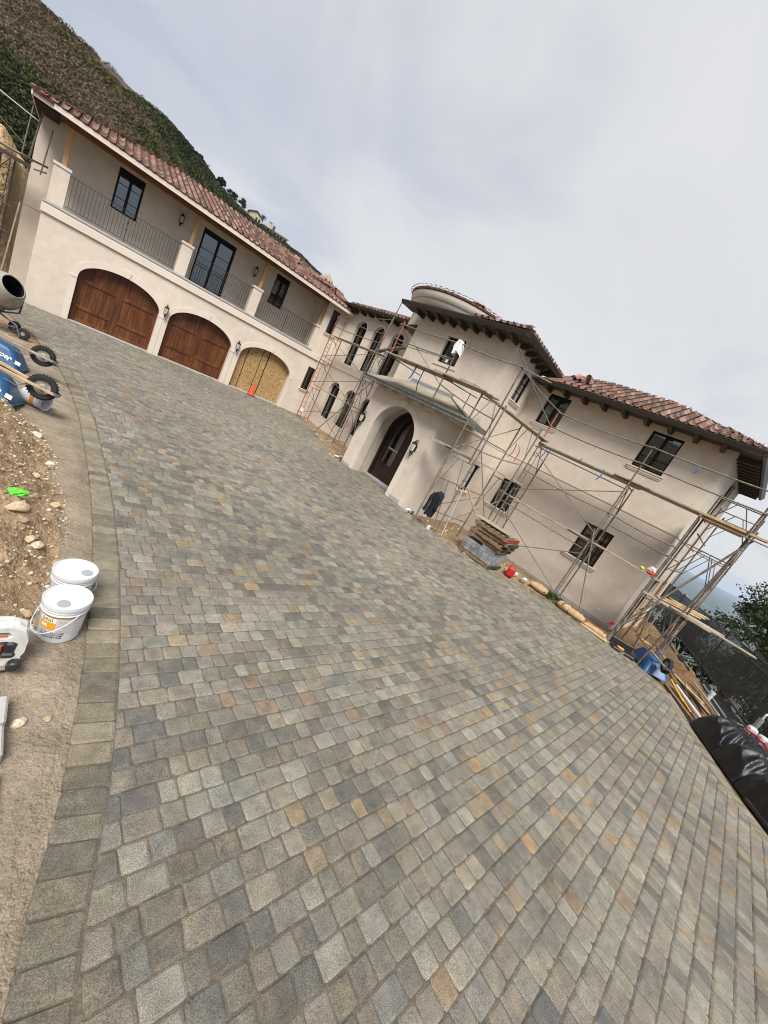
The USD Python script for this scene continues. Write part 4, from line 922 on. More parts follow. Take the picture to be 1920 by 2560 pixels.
    q = [FH.pt(19.05, -.15, 6.2), FH.pt(19.6, -.15, 6.2), e1 - [0, 0, .07], FH.pt(19.6, -5.8, 6.2)]; obj('soffit', MB().quad(*q), 'dark_wood', house)
    rafters(FH, np.arange(13.1, 19.3, .705), -.15, .5, 6.198, .12, .16)
    for t in np.arange(.35, 5.6, .42): obj('rafter_tail', MB().bar(FE.pt(t, 0, 6.12), FE.pt(t, .56, 6.12), .1, .14), 'dark_wood', house)
    # round turret
    c = FH.pt(7.89, .06, 0)
    prof = [(2.18, 6.3), (2.18, 7.02), (2.24, 7.03), (2.25, 7.09), (2.30, 7.12), (2.38, 7.19), (2.42, 7.28), (2.43, 7.33), (2.47, 7.34), (2.52, 7.40), (2.555, 7.50), (2.56, 7.585), (2.45, 7.60)]
    v, f = lathe(prof, 72); obj('turret_drum', (v + c, f), 'stucco_trim', house, smooth=25)
    th = holder('turret_roof', house); m = MB(); v, f = lathe([(2.57, 7.603), (2.60, 7.615), (2.60, 7.685), (.02, 8.47)], 60); m.add(v + c, f); obj('deck', m, 'tile_under', th)
    rng = np.random.default_rng(17); m = MB(); sl2 = np.array([1, .79 / 2.6]); sl2 /= np.linalg.norm(sl2)
    cnt = 0
    for rw in range(5):
        rad = 2.70 - rw * .31
        nn = int(2 * PI * rad / .27)
        for a in np.arange(nn) * 2 * PI / nn + rng.random() * .1:
            dr = np.array([math.cos(a), math.sin(a), 0]); tg = np.array([-dr[1], dr[0], 0]); vv = np.array([-dr[0] * sl2[0], -dr[1] * sl2[0], sl2[1]]); nn_ = np.cross(tg, vv); nn_ = nn_ if nn_[2] > 0 else -nn_
            o = c + dr * rad + np.array([0, 0, 7.66 + (2.62 - rad) * .304 + .085])
            cv, cf = cap_tile(o, tg, vv, .4, .098, .08, .02 + .02 * rng.random()); t = tile_tint(rng, .45)
            if rw == 0 and dr @ HN > .1 and cnt < 14 and dr @ HU > .1: obj('tile', (cv, cf), 'tile', th, tint=t); cnt += 1
            else: m2 = None; (m.add if False else REST.add)(cv, cf, t)
    obj('cap_tiles', REST, 'tile', th, kind='stuff')
REST = MB()
roofs()
# ---------------------------------------------------------------- scaffolding
def sc_frame(parent, fr, s, o0, o1, z0, z1, mat='grey_tube', rungs=True, s1=None):
    """one welded frame: two legs, headers, rungs and knee braces; s1: s of the second leg when the frame runs along the wall"""
    m = MB(); r = .026; P = (lambda t, z: fr.pt(s + (0 if s1 is None else (s1 - s) * t), o0 + (o1 - o0) * t, z))
    m.tube([P(0, z0), P(0, z1)], r, 7); m.tube([P(1, z0), P(1, z1)], r, 7)
    h = z1 - z0
    m.tube([P(0, z1 - .06), P(1, z1 - .06)], .018, 6)
    if rungs:
        m.tube([P(.68, z0 + .08), P(.68, z1 - .06)], .014, 6)
        for k in range(1, 6): m.tube([P(.68, z0 + h * k / 6.2), P(1, z0 + h * k / 6.2)], .012, 5)
        m.tube([P(0, z0 + h * .55), P(.68, z1 - .08)], .014, 6); m.tube([P(0, z0 + .12), P(.68, z0 + .12)], .014, 6)
    else:
        m.tube([P(0, z0 + h * .45), P(.4, z1 - .06)], .013, 5); m.tube([P(1, z0 + h * .45), P(.6, z1 - .06)], .013, 5)
    for t in (0, 1):
        for k in (.25, .72): m.tube([P(t, z0 + h * k), P(t, z0 + h * k) + fr.s * .05], .007, 5)
        m.box(P(t, z1), (.055, .055, .07), fr.axes(), .01)
    return obj('frame', m, mat, parent)
def pole(parent, p, q, r=.026, mat='grey_tube', name='tube', sag=0.0, n=9):
    p, q = np.asarray(p, float), np.asarray(q, float)
    if sag: t = np.linspace(0, 1, n)[:, None]; pts = p + (q - p) * t - np.array([0, 0, 1.0]) * sag * 4 * t * (1 - t)
    else: pts = [p, q]
    m = MB().tube(pts, r, 7)
    return obj(name, m, mat, parent)
def plank(parent, p, q, w=.24, h=.045, mat='old_plank', name='plank', side=None):
    p, q = np.asarray(p, float), np.asarray(q, float)
    return obj(name, MB().bar(p, q, w, h, bev=.006), mat, parent)
def footing(parent, p): obj('foot_pad', MB().box(np.asarray(p) + [0, 0, .02], (.26, .26, .04), None, .005), 'old_plank', parent)
def hz(s, o): p = FH.pt(s, o, 0); return float(gz(p[0], p[1]))
def scaffolds():
    # along the right wing
    t = thing('scaffold', 'grey tube scaffold with plank deck and guard rails along the right wing front', 'scaffold')
    rng = np.random.default_rng(3)
    for s in (14.42, 17.42, 19.3):
        for a, b in ((hz(s, 1.3) + .02, 1.93), (1.95, 4.04)): sc_frame(t, FH, s, .18, 1.36, a, b, 'grey_tube')
        for o in (.18, 1.36): footing(t, FH.pt(s, o, hz(s, o) - .02))
    for s, mt in ((14.42, 'red_tube'), (17.42, 'rust_tube'), (20.33, 'rust_tube')):
        pole(t, FH.pt(s, 1.36, 4.0), FH.pt(s, 1.36, 5.27), .024, mt, 'guard_post')
    for z, a, b, sg in ((5.21, 14.42, 17.42, .06), (5.22, 17.42, 20.33, .03), (4.70, 14.42, 17.42, .05), (4.70, 17.42, 20.6, .02)):
        pole(t, FH.pt(a, 1.39, z), FH.pt(b, 1.39, z), .021, 'grey_tube', 'guard_rail', sg)
    pole(t, FH.pt(14.3, 1.33, 3.93), FH.pt(17.5, 1.33, 3.86), .018, 'rust_tube', 'ledger'); pole(t, FH.pt(19.3, 1.4, 4.0), FH.pt(21.4, 1.4, 4.0), .018, 'grey_tube', 'ledger')
    for k, o in enumerate((.55, .82, 1.10)):
        plank(t, FH.pt(14.1 + .1 * k, o, 4.09), FH.pt(17.6 + .1 * k, o, 4.09)); plank(t, FH.pt(17.05 + .12 * k, o + .01, 4.14), FH.pt(19.75 - .1 * k, o + .01, 4.12))
    plank(t, FH.pt(19.2, 1.22, 4.12), FH.pt(20.75, 1.22, 4.12), .25, .06, 'lumber'); plank(t, FH.pt(16.9, 1.2, 4.15), FH.pt(17.95, 1.2, 4.14))
    obj('plywood_deck', MB().bar(FH.pt(19.35, .55, 4.08), FH.pt(20.32, .55, 4.08), 1.2, .018), 'lumber', t)
    plank(t, FH.pt(14.0, 1.2, 2.02), FH.pt(17.6, 1.22, 1.98), .22); plank(t, FH.pt(16.7, 1.25, 2.035), FH.pt(19.5, 1.2, 1.99), .24)
    pole(t, FH.pt(14.2, 1.36, 1.75), FH.pt(17.35, 1.36, 1.72), .018)
    pole(t, FH.pt(14.45, 1.40, 3.05), FH.pt(17.42, 1.40, 3.03), .021, sag=.05); pole(t, FH.pt(17.42, 1.40, 3.05), FH.pt(19.32, 1.40, 3.02), .021, sag=.06); pole(t, FH.pt(17.6, 1.3, 2.72), FH.pt(19.6, 1.3, 2.7), .021, 'grey_tube', 'guard_rail')
    def cross(a, b, z0, z1, o=1.385):
        pole(t, FH.pt(a, o, z0), FH.pt(b, o, z1), .015, 'grey_tube', 'cross_brace'); pole(t, FH.pt(a, o + .02, z1), FH.pt(b, o + .02, z0), .015, 'grey_tube', 'cross_brace')
    cross(14.45, 17.4, 2.3, 3.75); cross(14.45, 17.4, .1, 1.55)
    pole(t, FH.pt(17.35, 1.42, 2.42), FH.pt(18.38, 1.27, hz(18.38, 1.27)), .02, 'grey_tube', 'brace'); pole(t, FH.pt(17.5, 1.0, 2.5), FH.pt(17.0, 1.5, 2.5), .02, 'rust_tube', 'brace')
    # round the corner, standing lower
    t = thing('scaffold', 'rusty tube scaffold tower round the right end corner with a low plank platform', 'scaffold')
    for s, o, zb in ((20.4, 1.05, -.5), (20.55, -1.3, -.8), (20.75, -3.6, -.9)):
        for a, b in ((zb, 1.45), (1.47, 3.3), (3.3, 4.75)): sc_frame(t, FH, s - 1.0, o, o + .02, a, b, 'rust_tube', False, s1=s)
    for z in (.5, 1.9, 2.7, 3.35, 4.1): pole(t, FH.pt(20.4, 1.0, z), FH.pt(20.75, -3.7, z), .02, 'grey_tube')
    for z in (1.0, 2.4, 3.6): pole(t, FH.pt(19.5, 1.0, z), FH.pt(19.8, -3.6, z + .02), .02, 'grey_tube')
    for z0, z1 in ((-.4, 1.3), (1.5, 3.2), (3.3, 4.6)): pole(t, FH.pt(20.42, 1.0, z0), FH.pt(20.58, -1.3, z1), .015, 'grey_tube', 'cross_brace'); pole(t, FH.pt(20.42, 1.0, z1), FH.pt(20.58, -1.3, z0), .015, 'grey_tube', 'cross_brace'); pole(t, FH.pt(20.6, -1.3, z0), FH.pt(20.77, -3.6, z1), .012, 'rust_tube', 'cross_brace')
    pole(t, FH.pt(19.3, 1.38, .2), FH.pt(20.5, 1.2, 4.0), .03, 'grey_tube', 'brace'); pole(t, FH.pt(20.2, 1.5, -.5), FH.pt(20.45, .9, 4.6), .025, 'rust_tube', 'brace')
    for k in range(4): plank(t, FH.pt(19.15 + .1 * k, 1.25 - .27 * k, 1.52), FH.pt(21.0 + .12 * k, 1.15 - .27 * k, 1.50))
    plank(t, FH.pt(20.0, 1.3, 1.56), FH.pt(22.0, .95, 1.50), .16, .04)
    for k in range(3): plank(t, FH.pt(19.6 + .15 * k, .9 - .35 * k, 1.57 + .035 * k), FH.pt(20.7 + .1 * k, .1 - .2 * k, 1.58 + .04 * k), .22, .03, 'lumber')
    pole(t, FH.pt(19.28, 1.35, 1.42), FH.pt(20.5, 1.2, 1.42), .02, 'rust_tube')
    # tower and porch
    t = thing('scaffold', 'grey tube scaffold with long plank deck crossing the entrance tower above the porch', 'scaffold')
    for a, b in ((hz(13, 3.6), 2.45), (2.47, 4.44)): 
        sc_frame(t, FH, 12.97, 3.82, 3.42, a, b, 'grey_tube', False, s1=13.7); sc_frame(t, FH, 13.71, 1.8, 1.78, a - .02, b, 'grey_tube', False, s1=14.4)
    for z in (.42, 1.56, 3.3): pole(t, FH.pt(12.97, 3.85, z), FH.pt(13.72, 1.78, z), .02)
    pole(t, FH.pt(12.97, 3.84, .35), FH.pt(13.71, 1.8, 1.5), .015, 'grey_tube', 'cross_brace'); pole(t, FH.pt(12.97, 3.84, 2.6), FH.pt(13.71, 1.8, 4.2), .015, 'grey_tube', 'cross_brace')
    pole(t, FH.pt(13.72, 3.42, .2), FH.pt(14.4, 1.8, 1.7), .015, 'grey_tube', 'cross_brace'); pole(t, FH.pt(13.72, 3.42, 2.9), FH.pt(14.42, 1.4, .4), .014, 'grey_tube', 'brace'); pole(t, FH.pt(13.3, 3.6, 1.6), FH.pt(13.5, 3.3, -.12), .018, 'grey_tube', 'brace')
    for k in range(3):
        plank(t, FH.pt(8.9 + .15 * k, 4.35 - .26 * k, 4.50), FH.pt(11.6, 4.25 - .26 * k, 4.49)); plank(t, FH.pt(11.2, 4.24 - .26 * k, 4.54), FH.pt(13.2 + .1 * k, 4.02 - .24 * k, 4.53))
    plank(t, FH.pt(12.7, 3.7, 4.58), FH.pt(14.55, 1.25, 4.22), .28, .05); plank(t, FH.pt(12.75, 3.4, 4.57), FH.pt(14.4, 1.0, 4.21), .26, .05); plank(t, FH.pt(12.9, 4.0, 4.57), FH.pt(12.2, 4.1, 4.58), .3, .05)
    plank(t, FH.pt(11.9, 3.75, 2.53), FH.pt(13.9, 3.2, 2.52), .2, .045); plank(t, FH.pt(12.6, 3.7, 2.57), FH.pt(14.6, 1.3, 2.56), .22, .045); plank(t, FH.pt(12.3, 3.9, 2.58), FH.pt(13.6, 3.5, 2.59), .16, .04)
    for s, o, z0, z1, mt in ((9.05, 4.35, 4.4, 5.66, 'red_tube'), (11.62, 4.22, 3.64, 5.62, 'rust_tube'), (13.75, 3.8, 2.4, 5.72, 'rust_tube')): pole(t, FH.pt(s, o, z0), FH.pt(s, o, z1), .024, mt, 'guard_post')
    for z in (5.57, 5.05):
        pole(t, FH.pt(8.9, 4.37, z), FH.pt(11.65, 4.24, z), .021, 'grey_tube', 'guard_rail', .04); pole(t, FH.pt(11.62, 4.24, z if z > 5.2 else 4.2), FH.pt(13.8, 3.83, z if z > 5.2 else 3.9), .021, 'grey_tube', 'guard_rail', .05)
    pole(t, FH.pt(13.7, 3.82, 5.55), FH.pt(14.45, 3.1, 5.58), .021, 'grey_tube', 'guard_rail'); pole(t, FH.pt(13.72, 3.8, 5.56), FH.pt(14.42, 1.40, 5.24), .021, 'grey_tube', 'guard_rail', .05); pole(t, FH.pt(13.4, 3.9, 6.0), FH.pt(14.42, 1.42, 4.72), .021, 'grey_tube', 'guard_rail', .05)
    pole(t, FH.pt(9.0, 4.3, 5.5), FH.pt(11.6, 4.25, 4.2), .013, 'grey_tube', 'cross_brace'); pole(t, FH.pt(9.0, 4.32, 4.9), FH.pt(11.6, 4.25, 5.0), .013, 'grey_tube', 'cross_brace')
    pole(t, FH.pt(11.64, 4.22, 4.42), FH.pt(12.3, 2.9, 4.42), .018, 'rust_tube'); pole(t, FH.pt(11.9, 2.8, 3.9), FH.pt(11.9, 2.8, 4.5), .018, 'rust_tube'); pole(t, FH.pt(9.1, 4.3, 4.42), FH.pt(9.4, 2.8, 4.42), .018, 'rust_tube')
    pole(t, FH.pt(13.3, 3.5, 2.9), FH.pt(14.5, 2.2, 3.1), .02, 'grey_tube', sag=.06)
    # arcade
    t = thing('scaffold', 'red and grey ladder frame scaffold in front of the arcade windows', 'scaffold')
    for s, m0 in ((.95, 'red_tube'), (4.75, 'rust_tube')):
        for a, b in ((.0, 1.9), (1.92, 3.5), (3.52, 4.82)): sc_frame(t, FH, s, .45, 1.25, a, b, m0, True)
        pole(t, FH.pt(s, 1.25, 4.8), FH.pt(s, 1.25, 5.9), .022, m0, 'guard_post')
    for k in range(2): plank(t, FH.pt(.8, .7 + .27 * k, 4.86), FH.pt(4.95, .7 + .27 * k, 4.88)); plank(t, FH.pt(.85, .72 + .27 * k, 2.0), FH.pt(4.9, .72 + .27 * k, 2.02), .22, .045) if k == 0 else None
    for z in (5.75, 5.3): pole(t, FH.pt(.95, 1.28, z), FH.pt(4.8, 1.28, z), .02, 'grey_tube', 'guard_rail', .05)
    for z0, z1 in ((.3, 1.6), (2.1, 3.3), (3.6, 4.7)):
        pole(t, FH.pt(.97, 1.28, z0), FH.pt(4.75, 1.28, z1), .015, 'grey_tube', 'cross_brace'); pole(t, FH.pt(.97, 1.30, z1), FH.pt(4.75, 1.30, z0), .015, 'grey_tube', 'cross_brace')
    for a, b in (((5.0, 1.5, -.1), (5.3, 1.5, 7.2)), ((4.6, 1.6, -.1), (5.25, 1.45, 7.1)), ((3.9, 2.0, -.05), (5.6, 1.3, 3.6)), ((6.2, 1.2, 0), (5.2, 1.5, 3.3)), ((5.6, 1.5, 4.4), (6.0, 1.5, 6.55))): pole(t, FH.pt(*a), FH.pt(*b), .022, 'grey_tube', 'brace')
    pole(t, FH.pt(1.1, 1.3, 5.85), FH.pt(5.1, 1.45, 6.4), .018, 'grey_tube', 'guard_rail'); plank(t, FH.pt(4.4, .9, 4.92), FH.pt(6.4, 1.2, 5.5), .26, .05); plank(t, FH.pt(4.8, 1.4, 3.62), FH.pt(6.3, 1.3, 3.6), .26, .05)
    obj('cement_tag', MB().box(FH.pt(1.3, 1.32, .5), (.32, .02, .22), FH.axes()), 'cloth_white', t)
    # left of the garage
    F = Frame((0, 21.9, 0), (1, 0, 0), (0, -1, 0))
    t = thing('scaffold', 'dark rusty scaffold with a plank walkway left of the garage wing, cut by the frame', 'scaffold')
    for s in (-2.1, -4.0):
        for a, b in ((.0, 1.6), (1.62, 3.2), (3.2, 4.45)): sc_frame(t, F, s - .35, -.1, -.1, a, b, 'iron', True, s1=s)
    pole(t, F.pt(-1.82, 0, 4.3), F.pt(-1.68, 0, 6.2), .028, 'rust_tube', 'guard_post'); pole(t, F.pt(-1.42, .3, 4.35), F.pt(-1.34, .3, 5.85), .022, 'rust_tube', 'guard_post'); pole(t, F.pt(-2.05, -.8, 4.7), F.pt(-2.0, -.8, 6.3), .02, 'grey_tube', 'guard_post'); pole(t, F.pt(-2.75, .1, 6.0), F.pt(-1.72, .1, 5.85), .018, 'galv', 'guard_rail'); pole(t, F.pt(-3, .3, 5.5), F.pt(-1.95, -.5, 5.0), .008, 'rope', 'rope')
    for k in range(2): plank(t, F.pt(-4.2, -.1 - .3 * k, 4.60), F.pt(-1.72, -.1 - .3 * k, 4.66), .26, .05)
    plank(t, F.pt(-2.0, .1, 4.62), F.pt(-1.28, .1, 4.70), .2, .05, 'dark_wood'); pole(t, F.pt(-1.62, .1, 4.42), F.pt(-1.28, .1, 4.52), .025, 'iron', 'bracket'); plank(t, F.pt(-4.2, .1, 4.40), F.pt(-1.7, .1, 4.42), .08, .12, 'dark_wood')
    for a, b in (((-3.6, .1, 3.0), (-1.95, .1, 2.9)), ((-3.6, .15, 2.2), (-1.9, .15, 2.05)), ((-3.4, .1, .9), (-2.0, .1, .8)), ((-4.0, .2, 4.3), (-2.0, .2, 1.8)), ((-2.5, .2, 4.3), (-2.35, .2, .2))): pole(t, F.pt(*a), F.pt(*b), .018, 'iron', 'tube')
    plank(t, F.pt(-1.92, .12, .05), F.pt(-1.78, .06, 3.2), .14, .04, 'old_plank')
scaffolds()
# ---------------------------------------------------------------- things left of the driveway
def rotz(a): c, s = math.cos(a), math.sin(a); return np.array([[c, s, 0], [-s, c, 0], [0, 0, 1.0]])
def lz(x, y): return float(left_z(np.array([float(x)]), np.array([float(y)]))[0])
def cyl_patch(rf, a0, a1, z0, z1, n=14, off=.0012):
    a = np.linspace(a0, a1, n); V = []
    for z in (z0, z1):
        r = rf(z) + off; V.append(np.stack([r * np.sin(a), -r * np.cos(a), np.full(n, z)], 1))
    i = np.arange(n - 1); return np.vstack(V), np.stack([i, i + 1, n + i + 1, n + i], 1)
def cyl_text(text, hgt, rf, a0, z0, bold=True, off=.0022):
    m = meshkit.text_mesh(text, hgt, .0006, bold); v = np.array(m.vertices); r = rf(z0) + off
    a = a0 + v[:, 0] / r; rr = r + v[:, 2]
    return np.stack([rr * np.sin(a), -rr * np.cos(a), z0 + v[:, 1]], 1), np.array(m.faces)
def bucket(x, y, turn, label, bail):
    t = thing('bucket', label, 'bucket', (x, y, lz(x, y) + .004), turn)
    rf = lambda z: .134 + .017 * z / .33
    b, f = lathe([(0, 0), (.125, 0), (.133, .006), (rf(.27), .27), (.157, .272), (.158, .278), (.152, .284), (.151, .296), (.158, .298), (.158, .304), (.152, .308), (.152, .335), (.148, .34)], 48); obj('pail', (b, f), 'white_plastic', t, smooth=35)
    b, f = lathe([(.1535, .318), (.161, .318), (.1625, .325), (.1625, .352), (.159, .360), (.152, .362), (.147, .352), (.120, .350), (0, .350)], 48); lid = obj('lid', (b, f), 'white_plastic', t, smooth=35)
    b, f = lathe([(.042, .3505), (.042, .356), (.030, .357), (0, .3565)], 24); d = np.array([-.02, -.085, 0]); obj('spout_cap', (b + d, f), 'lid_mark', lid)
    m = MB()
    for dx, dy, r in ((.05, .06, .016), (.07, -.02, .010), (-.03, .08, .012), (.02, -.02, .007)): b, f = lathe([(r, .3503), (r * .8, .3511), (0, .3511)], 12); m.add(b + [dx, dy, 0], f)
    obj('smudge', m, 'label_grey', lid)
    D = math.radians
    for nm, mt, a0, a1, z0, z1, o in (('stripe', 'label_brown', -85, 85, .248, .268, .001), ('label_ground', 'white_print', -60, -14, .20, .247, .001), ('colour_block', 'label_orange', -62, -13, .135, .205, .0014), ('text_panel', 'label_grey', -11, 28, .105, .242, .001), ('text_panel', 'label_grey', 34, 78, .07, .24, .001), ('dark_block', 'label_grey', -72, -18, .07, .133, .001), ('bar', 'label_dark', -52, 14, .096, .108, .0018), ('bar', 'label_dark', -52, 12, .074, .087, .0018), ('bar', 'label_dark', -52, 10, .052, .066, .0018)):
        obj(nm, cyl_patch(rf, D(a0), D(a1), z0, z1, off=o), mt, t)
    obj('lettering', cyl_text('seal', .034, rf, D(-56), .213), 'label_green', t); obj('lettering', cyl_text('0K', .030, rf, D(-56), .155), 'white_print', t)
    m = MB()
    for z in (.099, .077, .055):
        for k in range(9): m.add(*cyl_patch(rf, D(-48 + 6 * k), D(-43.6 + 6 * k - (k % 3)), z, z + .005, 3, .003))
    obj('fine_print', m, 'white_print', t)
    m = MB()
    for k in range(9): m.add(*cyl_patch(rf, D(-8), D(24 - 5 * (k % 3)), .118 + .013 * k, .122 + .013 * k, off=.0018))
    obj('fine_print', m, 'label_dark' if False else 'concrete', t)
    if bail:
        p0 = np.array([.16 * math.sin(D(38)), -.16 * math.cos(D(38)), .285]); p1 = -p0 * [1, 1, -1]; p1 = np.array([-p0[0], -p0[1], .285])
        mid = np.array([-.19 * math.cos(D(38)) * 1.02, -.19 * math.sin(D(38)) * 1.4 - .02, .165])
        tt = np.linspace(0, 1, 25)[:, None]; c = (p0 + p1) / 2
        pts = c + (p0 - c) * np.cos(tt * PI) + (mid - c) * np.sin(tt * PI) * 1.0
        h = obj('bail', MB().tube(pts, .0032, 6), 'white_plastic', t); obj('grip', MB().tube(pts[10:15], .011, 10), 'white_plastic', h)
    else:
        tt = np.linspace(0, 1, 21)[:, None]; p0 = np.array([.158, -.02, .285]); p1 = np.array([-.158, .02, .285]); c = (p0 + p1) / 2
        obj('bail', MB().tube(c + (p0 - c) * np.cos(tt * PI) + np.array([.06, .0, -.17]) * np.sin(tt * PI) * [1.7, -1, 1] + np.array([0, -.165, 0]) * np.sin(tt * PI), .0032, 6), 'white_plastic', t)
bucket(.43, 3.12, math.radians(-6), 'white pail of paver sealer with orange label, the nearer of the two', True)
bucket(.475, 3.50, math.radians(75), 'white pail with round dark lid cap standing behind the labelled pail', False)

def wheelbarrow(label, W, yaw, pitch, roll, paint, handle, text=True, steel=True, tyre='rubber'):
    """modelled lying upside down on its rim: wheel at +x, rim in z = 0; W: where the wheel's centre goes"""
    cy, sy, cp, sp, cr, sr = math.cos(yaw), math.sin(yaw), math.cos(pitch), math.sin(pitch), math.cos(roll), math.sin(roll)
    Rm = np.array([[cy, -sy, 0], [sy, cy, 0], [0, 0, 1]]) @ np.array([[cp, 0, sp], [0, 1, 0], [-sp, 0, cp]]) @ np.array([[1, 0, 0], [0, cr, -sr], [0, sr, cr]])
    wc = np.array([.80, 0, .46]); off = np.asarray(W, float) - Rm @ wc
    t = thing('wheelbarrow', label, 'wheelbarrow', tuple(off)); T = lambda v: np.asarray(v, float) @ Rm.T
    def put(name, mb, mat, par=t, **k): v, f = mb.get(); return obj(name, (T(v), f), mat, par, **k)
    def rr(x0, x1, w, z, r=.09, n=5):
        pts = []
        for cx, cy_, a0 in ((x1 - r, w - r, 0), (x0 + r, w - r, PI / 2), (x0 + r, -w + r, PI), (x1 - r, -w + r, 1.5 * PI)): pts += [(cx + r * math.cos(a0 + k * PI / 2 / (n - 1)), cy_ + r * math.sin(a0 + k * PI / 2 / (n - 1)), z) for k in range(n)]
        return np.array(pts)
    rings = [rr(-.42, .70, .335, .0), rr(-.41, .69, .325, .012), rr(-.30, .50, .25, .24, .1), rr(-.24, .42, .21, .295, .1), rr(-.16, .34, .15, .305, .08)]
    k = len(rings[0]); V = np.vstack(rings + [rings[-1].mean(0)[None]]); F = []
    for j in range(4): F += [[j * k + i, j * k + (i + 1) % k, (j + 1) * k + (i + 1) % k, (j + 1) * k + i] for i in range(k)]
    F = np.array(F); F = np.vstack([F[:, [0, 1, 2]], F[:, [0, 2, 3]], [[4 * k + i, 4 * k + (i + 1) % k, 5 * k] for i in range(k)]])
    tray = obj('tray', (T(V), F), paint, t, smooth=50)
    put('rim', MB().tube(np.vstack([rings[0], rings[0][:2]]) + [0, 0, .004], .010, 6), paint, tray)
    if text:
        for s in (-1, 1):
            m = meshkit.text_mesh('Jackson', .075, .002, True); v = np.array(m.vertices); wd = v[:, 0].max()
            nrm = np.array([0, s * .23, .085]); nrm /= np.linalg.norm(nrm); upv = np.array([0, s * .085, -.23]); upv /= np.linalg.norm(upv); xv = np.cross(upv, nrm)
            cpt = np.array([.30, s * .295, .12]) + nrm * .004
            w = cpt + (v[:, :1] - wd / 2) * xv + (v[:, 1:2] - .03) * upv + v[:, 2:] * nrm
            obj('lettering', (T(w), np.array(m.faces)), 'white_print', tray)
            q = MB(); c2 = cpt + xv * (-wd / 2 - .10 if s > 0 else -wd / 2 - .10); q.quad(*(c2 + xv * a + upv * b + nrm * .001 for a, b in ((-.035, -.03), (.05, -.03), (.035, .035), (-.05, .035)))); put('emblem', q, 'white_print', tray)
    for s in (-1, 1):
        put('handle', MB().bar((1.02, s * .085, .475), (-.85, s * .27, .31), .042, .045, bev=.006), handle)
        m = MB(); r = .014; m.tube([(.02, s * .19, .40), (-.06, s * .21, .52), (-.20, s * .23, .68), (-.34, s * .23, .68), (-.38, s * .235, .40)], r, 7); put('leg', m, 'steel_dark')
        m = MB(); m.tube([(.72, s * .115, .47), (.55, s * .15, .30), (.40, s * .15, .30)], .009, 6); put('brace', m, 'steel_dark')
        put('bracket', MB().box((.99, s * .085, .475), (.07, .05, .055), None, .01), 'steel_dark')
        put('axle_plate', MB().box((.80, s * .098, .455), (.06, .02, .06), None, .006), 'steel_dark')
    put('crossbar', MB().tube([(-.27, -.23, .68), (-.27, .23, .68)], .012, 6).bar((1.03, -.11, .475), (1.03, .11, .475), .02, .05), 'steel_dark')
    a = np.linspace(0, 2 * PI, 29); m = MB()
    ring = lambda R, y: np.stack([wc[0] + R * np.cos(a), np.full_like(a, y), wc[2] + R * np.sin(a)], 1)
    pr = [(.115, -.032), (.15, -.047), (.185, -.045), (.203, -.025), (.206, 0), (.203, .025), (.185, .045), (.15, .047), (.115, .032)]
    V = np.vstack([ring(*p) for p in pr]); n = len(a); F = [[j * n + i, j * n + i + 1, (j + 1) * n + i + 1, (j + 1) * n + i] for j in range(len(pr) - 1) for i in range(n - 1)]; m.add(V, F)
    for q in range(28):
        an = q * 2 * PI / 28
        for y in (-.03, .03): m.box((wc[0] + .205 * math.cos(an + y), y, wc[2] + .205 * math.sin(an + y)), (.012, .03, .02), np.array([[math.cos(an), 0, math.sin(an)], [0, 1, 0], [-math.sin(an), 0, math.cos(an)]]))
    h = holder('wheel', t); put('tyre', m, tyre, h, smooth=40)
    m = MB(); pr = [(.116, -.033), (.11, -.02), (.06, -.012), (.035, -.04), (.0, -.042)]
    for s in (-1, 1):
        V = np.vstack([ring(R, -s * y) for R, y in pr]); m.add(V, [[j * n + i, j * n + i + 1, (j + 1) * n + i + 1, (j + 1) * n + i] for j in range(4) for i in range(n - 1)])
    put('hub', m, 'steel_wheel', h); put('axle', MB().tube([(wc[0], -.11, wc[2]), (wc[0], .11, wc[2])], .012, 8), 'steel_dark', h)
    return t
wheelbarrow('blue steel wheelbarrow lying upside down with tan wooden handles, nearest the dirt slope', (-.02, 8.45, .47), math.radians(-14), math.radians(17), math.radians(-6), 'blue_paint', 'lumber')
wheelbarrow('dusty blue wheelbarrow upside down with weathered grey handles behind the nearer one', (-.13, 10.9, .46), math.radians(-12), math.radians(14), math.radians(-4), 'blue_paint', 'old_plank')
wheelbarrow('blue plastic wheelbarrow tipped over on its rim beside the right driveway edge', (12.84, .80, .20), math.radians(212), math.radians(6), math.radians(4), 'blue_plastic', 'lumber', text=False)

